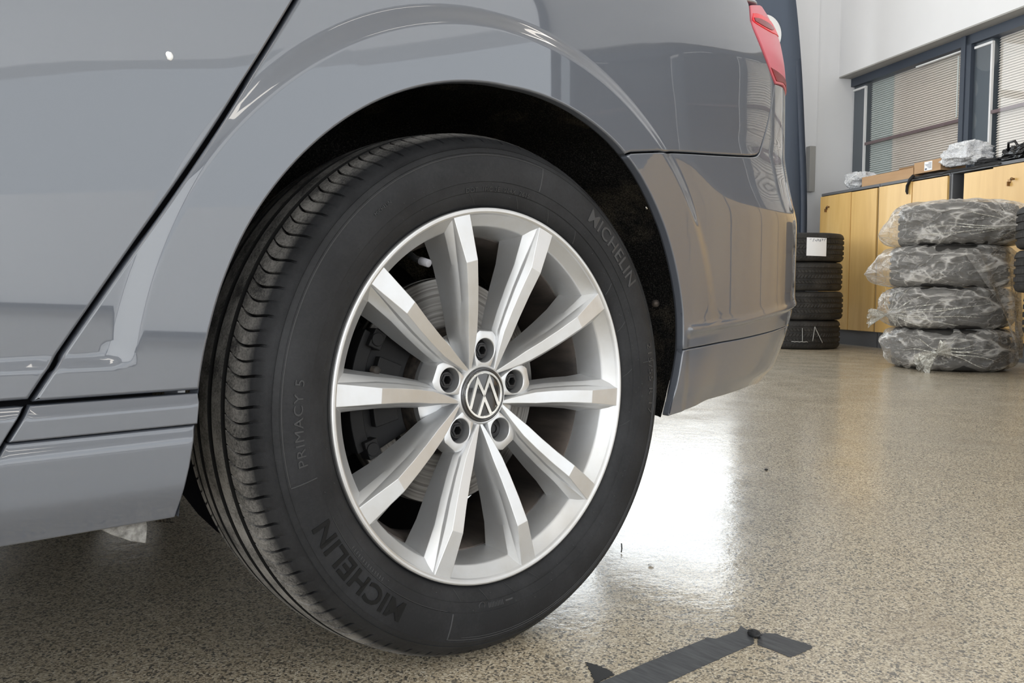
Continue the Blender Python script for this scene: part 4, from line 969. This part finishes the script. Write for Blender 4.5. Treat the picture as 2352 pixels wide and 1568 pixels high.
# chalk letters
bt = ts[0]; r0 = bt.rotation_euler.z
def ph(px): return math.asin(max(-1, min(1, (px-1825)/104.0)))
def chz(py): return (801-py)/74*.2245
ck = MB()
def chalkline(a, b, n=10, wob=.002):
    P = []
    for i in range(n+1):
        px = a[0]+(b[0]-a[0])*i/n; py = a[1]+(b[1]-a[1])*i/n; t = vd-r0+ph(px)*1.0; P.append((.3262*math.cos(t), .3262*math.sin(t), chz(py)+wob*math.sin(i*2.3)))
    ck.tube(P, .0028, 6)
chalkline((1812,781),(1851,781)); chalkline((1838,781),(1837,745)); chalkline((1862,779),(1866,742)); chalkline((1866,742),(1885,783))
ck.obj('chalk_mark', M_chalk, bt)
lb = MB(); V = []; n_ = 12; tt = ts[3]; r3 = tt.rotation_euler.z
for i in range(n_+1):
    px = 1838+(1884-1838)*i/n_; t = vd-r3+ph(px)
    for rr0 in (.3262,.3275):
        for z in (.045,.185): V.append((rr0*math.cos(t), rr0*math.sin(t), z+(px-1838)*-.0001))
Fc = []
for i in range(n_):
    q = i*4; Fc += [(q+2,q+6,q+7,q+3),(q,q+1,q+5,q+4),(q,q+4,q+6,q+2),(q+1,q+3,q+7,q+5)]
Fc += [(0,2,3,1),(n_*4,n_*4+1,n_*4+3,n_*4+2)]
pl = mesh_obj('paper_label', V, Fc, M_paper, tt, smooth=False)
ik = MB(); rg = random.Random(5)
px = 1845
while px < 1880:
    P = []; 
    for j in range(5):
        t = vd-r3+ph(px+j*.9); P.append((.3281*math.cos(t), .3281*math.sin(t), .163+rg.uniform(-.012,.014)))
    ik.tube(P, .0013, 5); px += rg.uniform(4.5,7.5)
ik.obj('handwriting', M_ink, pl)
# right stack, mostly outside the frame
SR = (3.70, 2.44); zz = 0
SRL = ['tire at the bottom of the bare stack cut off by the right edge','tire second from the floor in the bare stack at the right edge','tire third from the floor in the bare stack at the right edge','tire on top of the bare stack cut off by the right edge']
for i, dn in enumerate((.055,.035,-.022,-.02)):
    put_tire(TM2, SR[0]+dn*.97, SR[1]-dn*.25, zz+.001, .4+i*.9, 'bare black '+SRL[i], 'bare tires stacked at the right edge'); zz += .2265

# ------------------------------------------------------------------ tires in clear plastic bags
SB = (3.565, 3.265); cB = RW(*SB); RB = math.radians(-68.2); zz = 0
bagz = []
tl_ = ['at the bottom of the bagged stack','second from the floor in the bagged stack','third from the floor in the bagged stack','on top of the bagged stack']
dxs = (.012, -.008, -.01, .03)
for i in range(4):
    o = bpy.data.objects.new('tire', TM3); COL.objects.link(o); o.location = cB+Vector((math.cos(RB), math.sin(RB), 0))*dxs[i]+Vector((0,0,zz+.004)); o.rotation_euler = (0,0,.7*i)
    tag(o, 'black tire inside clear plastic, '+tl_[i], 'tire', 'tires wrapped in plastic'); bagz.append(zz+.004); zz += .2415
def bag(name, idx, lobes, seed, lab, hgt=.243, r0=.345, sag=None):
    """film around one tire. local x = screen right, y = away. lobes: (angle deg, extra radius, width deg, z bias)"""
    nu, nv_ = 220, 56; V = []
    for j in range(nv_+1):
        v = -1+2*j/nv_
        for i in range(nu):
            t = 2*math.pi*i/nu; ext = 0; zb = 0
            for a_, e, w_, b_ in lobes:
                d = (math.degrees(t)-a_+180) % 360-180; g_ = math.exp(-(d/w_)**2); ext += e*g_*(1-.8*abs(v-b_)); zb += b_*g_*.35
            cx_, cy_ = math.cos(t), math.sin(t)
            k = (1-abs(v)**5)**(1/4.5)
            R = (r0+ext)*k if abs(v) < 1 else 0.0
            q = Vector((cx_*1.2, cy_*1.2, v*.55))*2.2+Vector((seed*2.3, seed, seed*.7))
            f_ = (1-abs(noise.noise(q+Vector((noise.noise(q*.8),0,0))*1.0))*3.2)*.011+(1-abs(noise.noise(q*2.0+Vector((0,0,3))))*3)*.004+noise.noise(q*.9)*.012
            R += f_*min(1, k*1.5)
            z = hgt/2+(hgt/2+.004)*v*(1 if abs(v) < .98 else .99)+zb*.1*(1-abs(v))+f_*.35*v
            V.append(((R)*cx_, (R)*cy_, z))
    Fc = [(j*nu+i, j*nu+(i+1)%nu, (j+1)*nu+(i+1)%nu, (j+1)*nu+i) for j in range(nv_) for i in range(nu)]
    o = mesh_obj(name, V, Fc, M_film, None, label=lab, cat='plastic bag'); o['group'] = 'clear plastic bags around the tires'
    o.location = cB+Vector((math.cos(RB), math.sin(RB), 0))*dxs[idx]+Vector((0,0,bagz[idx]-.004)); o.rotation_euler = (0,0,RB); return o
def knot(parent, x, y, z, dirv, seed, L=.10, rad=.035, gather=()):
    """twisted neck, flared tail and folds radiating over the film"""
    d = Vector(dirv).normalized(); e1 = d.cross(Vector((0,0,1))).normalized(); e2 = d.cross(e1); V = []; nu, nl = 40, 16; c = Vector((x,y,z))
    for j in range(nl+1):
        s_ = j/nl; r = rad*(1.25-1.15*math.sin(min(1, s_*2)*math.pi/2)) if s_ < .4 else rad*(.16+1.15*((s_-.4)/.6)**.8)
        for i in range(nu):
            t = 2*math.pi*i/nu; rr__ = r*(1+.35*math.sin(7*t+seed+3*s_)+.18*math.sin(13*t+seed*2)); p = c+d*(L*(s_-.25))+(e1*math.cos(t+s_*1.2)+e2*math.sin(t+s_*1.2)*.75)*rr__-Vector((0,0,.35*L*max(0,s_-.4)**1.5)); V.append(p)
    Fc = [(j*nu+i, j*nu+(i+1)%nu, (j+1)*nu+(i+1)%nu, (j+1)*nu+i) for j in range(nl) for i in range(nu)]
    return mesh_obj('knot', V, Fc, M_film2, parent)
def folds(parent, x, y, z, targets, r0=.36, seed=0):
    """raised pleats of film running from the knot over the bag's side"""
    b = MB()
    for k, (phi, zz_, wd) in enumerate(targets):
        P = []; Rr = []; a0 = math.atan2(y, x); R0 = math.hypot(x, y); n = 12
        for i in range(n+1):
            s_ = i/n; a = a0+(math.radians(phi)-a0)*s_; r = R0+(r0-R0)*min(1, s_*2.2)+.003*math.sin(s_*9+k+seed)
            P.append((r*math.cos(a), r*math.sin(a), z+(zz_-z)*s_+.006*math.sin(s_*7+k*1.7))); Rr.append(.62*wd*(1-s_)**.6*(1+.25*math.sin(s_*15+k))+.0005)
        b.tube(P, Rr, 6)
    return b.obj('pleats', M_film2, parent)
R_ = math.radians
bt_ = bag('plastic_bag', 3, [(-8,.10,30,-.1),(182,.075,26,-.35),(210,.03,25,-.1),(-40,.05,22,-.2)], 1.3, 'clear plastic bag around the top tire of the bagged stack, knotted at its right', .262, .345)
kx, ky = .40*math.cos(R_(-33)), .40*math.sin(R_(-33))
knot(bt_, kx, ky, .085, (.55,-.8,-.25), .5, .13, .040)
folds(bt_, kx, ky, .088, [(-50,.235,.007),(-64,.245,.008),(-75,.22,.006),(-88,.20,.007),(-100,.12,.008),(-118,.10,.006),(-80,.06,.007),(-60,.03,.006),(-18,.22,.007),(-5,.20,.006),(10,.16,.005),(-130,.06,.005)], .362, 0)
b3 = bag('plastic_bag', 2, [(200,.10,26,-.25),(178,.06,20,-.3),(-15,.05,30,-.3)], 4.1, 'clear plastic bag around the third tire, its flap draping down at the right', .246, .347)
# draping flap on the right of the third bag
V = []; Fc = []; nx, ny = 34, 26
for j in range(ny+1):
    s_ = j/ny
    for i in range(nx+1):
        u = i/nx; a = R_(-78+78*u) if True else 0; lo = -78+62*s_; a = R_(lo+(8-lo)*u)
        r = .362+.016*math.sin(u*19+s_*3)+.010*noise.noise(Vector((u*6, s_*4, 2)))+.02*s_
        V.append((r*math.cos(a)*(1+.02*s_), r*math.sin(a), .19-.60*s_+.012*noise.noise(Vector((u*5, s_*5, 7)))))
Fc = [(j*(nx+1)+i, j*(nx+1)+i+1, (j+1)*(nx+1)+i+1, (j+1)*(nx+1)+i) for j in range(ny) for i in range(nx)]
mesh_obj('flap', V, Fc, M_film, b3)
b2_ = bag('plastic_bag', 1, [(188,.045,22,-.3),(215,.03,30,0),(-5,.02,30,0)], 7.7, 'clear plastic bag around the second tire, knotted at its left', .246, .346)
kx, ky = .365*math.cos(R_(212)), .365*math.sin(R_(212))
knot(b2_, kx, ky, .075, (-1,-.25,.05), 1.9, .15, .045)
folds(b2_, kx, ky, .08, [(-140,.22,.008),(-125,.23,.009),(-105,.21,.008),(-90,.17,.008),(-70,.13,.009),(-60,.07,.008),(-80,.03,.007),(-110,.02,.008),(-160,.235,.007),(-172,.22,.006),(-130,.015,.006),(-45,.16,.005)], .360, 2)
b1_ = bag('plastic_bag', 0, [(192,.05,24,.3),(-20,.02,30,0)], 11.2, 'clear plastic bag around the bottom tire, its knot lying on the floor in front', .245, .346)
kx, ky = .375*math.cos(R_(262)), .375*math.sin(R_(262))
knot(b1_, kx, ky, .115, (-.85,-.35,-.45), 3.3, .16, .050)
folds(b1_, kx, ky, .12, [(-70,.16,.009),(-55,.13,.009),(-48,.07,.008),(-60,.03,.007),(-85,.20,.007),(-120,.19,.007),(-135,.12,.006),(-40,.10,.006),(-75,.09,.007)], .360, 4)

# ------------------------------------------------------------------ tape on the floor, debris
def rag(poly, seed, amp=.0035, step=.004):
    L = resample(poly, step); off, nn = inward(L); return [(float(p[0]+n[0]*amp*noise.noise(Vector((i*.9, seed, 0)))), float(p[1]+n[1]*amp*noise.noise(Vector((i*.9, seed, 0))))) for i, (p, n) in enumerate(zip(L, nn))]
def floor_patch(name, poly, m, h, **k):
    n = len(poly); V = [(x,y,.0002) for x, y in poly]+[(x,y,h) for x, y in poly]
    ar = sum(poly[i][0]*poly[(i+1)%n][1]-poly[(i+1)%n][0]*poly[i][1] for i in range(n))
    Fc = [tuple(range(n, 2*n)), tuple(range(n))[::-1]]+[(i, (i+1)%n, (i+1)%n+n, i+n) for i in range(n)]
    if ar < 0: Fc = [f[::-1] for f in Fc]
    return mesh_obj(name, V, Fc, m, None, smooth=False, **k)
floor_patch('floor_tape', rag([(-.12,-.139),(.0619,-.1434),(.1387,-.1456),(.2349,-.1502),(.2427,-.1487),(.2479,-.1595),(.2908,-.1641),(.3101,-.1566),(.3035,-.1750),(.2985,-.1834),(.2735,-.2011),(.1745,-.1972),(.1017,-.1957),(.0384,-.1975),(-.12,-.1960)], 1.2, .0012, .005), M_tape, .0009, label='long strip of grey cloth tape stuck on the speckled floor', cat='tape')
floor_patch('floor_tape', rag([(.3038,-.1880),(.3136,-.1920),(.3250,-.2044),(.3222,-.2125),(.3250,-.2536),(.3185,-.2590),(.2793,-.2560),(.2712,-.2532),(.2737,-.2277),(.2730,-.2070)], 4.2, .0018, .003), M_tape, .0007, label='short piece of grey cloth tape at the right end of the long strip', cat='tape')
floor_patch('torn_tape', rag([(.0640,-.0952),(.0666,-.0998),(.0708,-.1154),(.0705,-.1288),(.0662,-.1400),(.0300,-.1405),(.0400,-.1324),(.0542,-.1103)], 7.2, .004, .003), M_tape2, .0011, label='torn dark tape scrap at the left end of the long strip', cat='tape')
def wad(name, x, y, r, m, seed, **k):
    bm = bmesh.new(); bmesh.ops.create_icosphere(bm, subdivisions=3, radius=1)
    for v in bm.verts:
        d = 1+.5*noise.noise(v.co*2.2+Vector((seed,0,0))); v.co = Vector((v.co.x*r*d, v.co.y*r*.7*d, max(0, v.co.z*r*.38*d+r*.3)))
    me = bpy.data.meshes.new(name); bm.to_mesh(me); bm.free(); me.shade_smooth(); me.materials.append(m)
    o = bpy.data.objects.new(name, me); COL.objects.link(o); o.location = (x,y,.0008); o.rotation_euler = (0,0,seed); return tag(o, **k)
wad('tape_wad', .2945, -.1880, .011, M_tape2, 1.3, label='crumpled bit of dark tape where the two tape strips meet', cat='tape scrap')
wad('white_flake', .4156, .0862, .0045, M_white, 2.1, label='small white flake lying on the floor right of the tire', cat='debris')
b = MB(); b.tube([(0,0,.002),(.006,.004,.006),(.013,.011,.012)], .0011, 6); b.obj('dark_splinter', M_tape2, None, loc=(.4314,.1653,0), label='tiny dark splinter standing on the floor beside the tire tread', cat='debris')
wad('dark_crumb', 1.2344, .3721, .006, M_tape2, .4, label='small dark crumb on the shiny floor beyond the bumper', cat='debris')
bpy.context.view_layer.update()
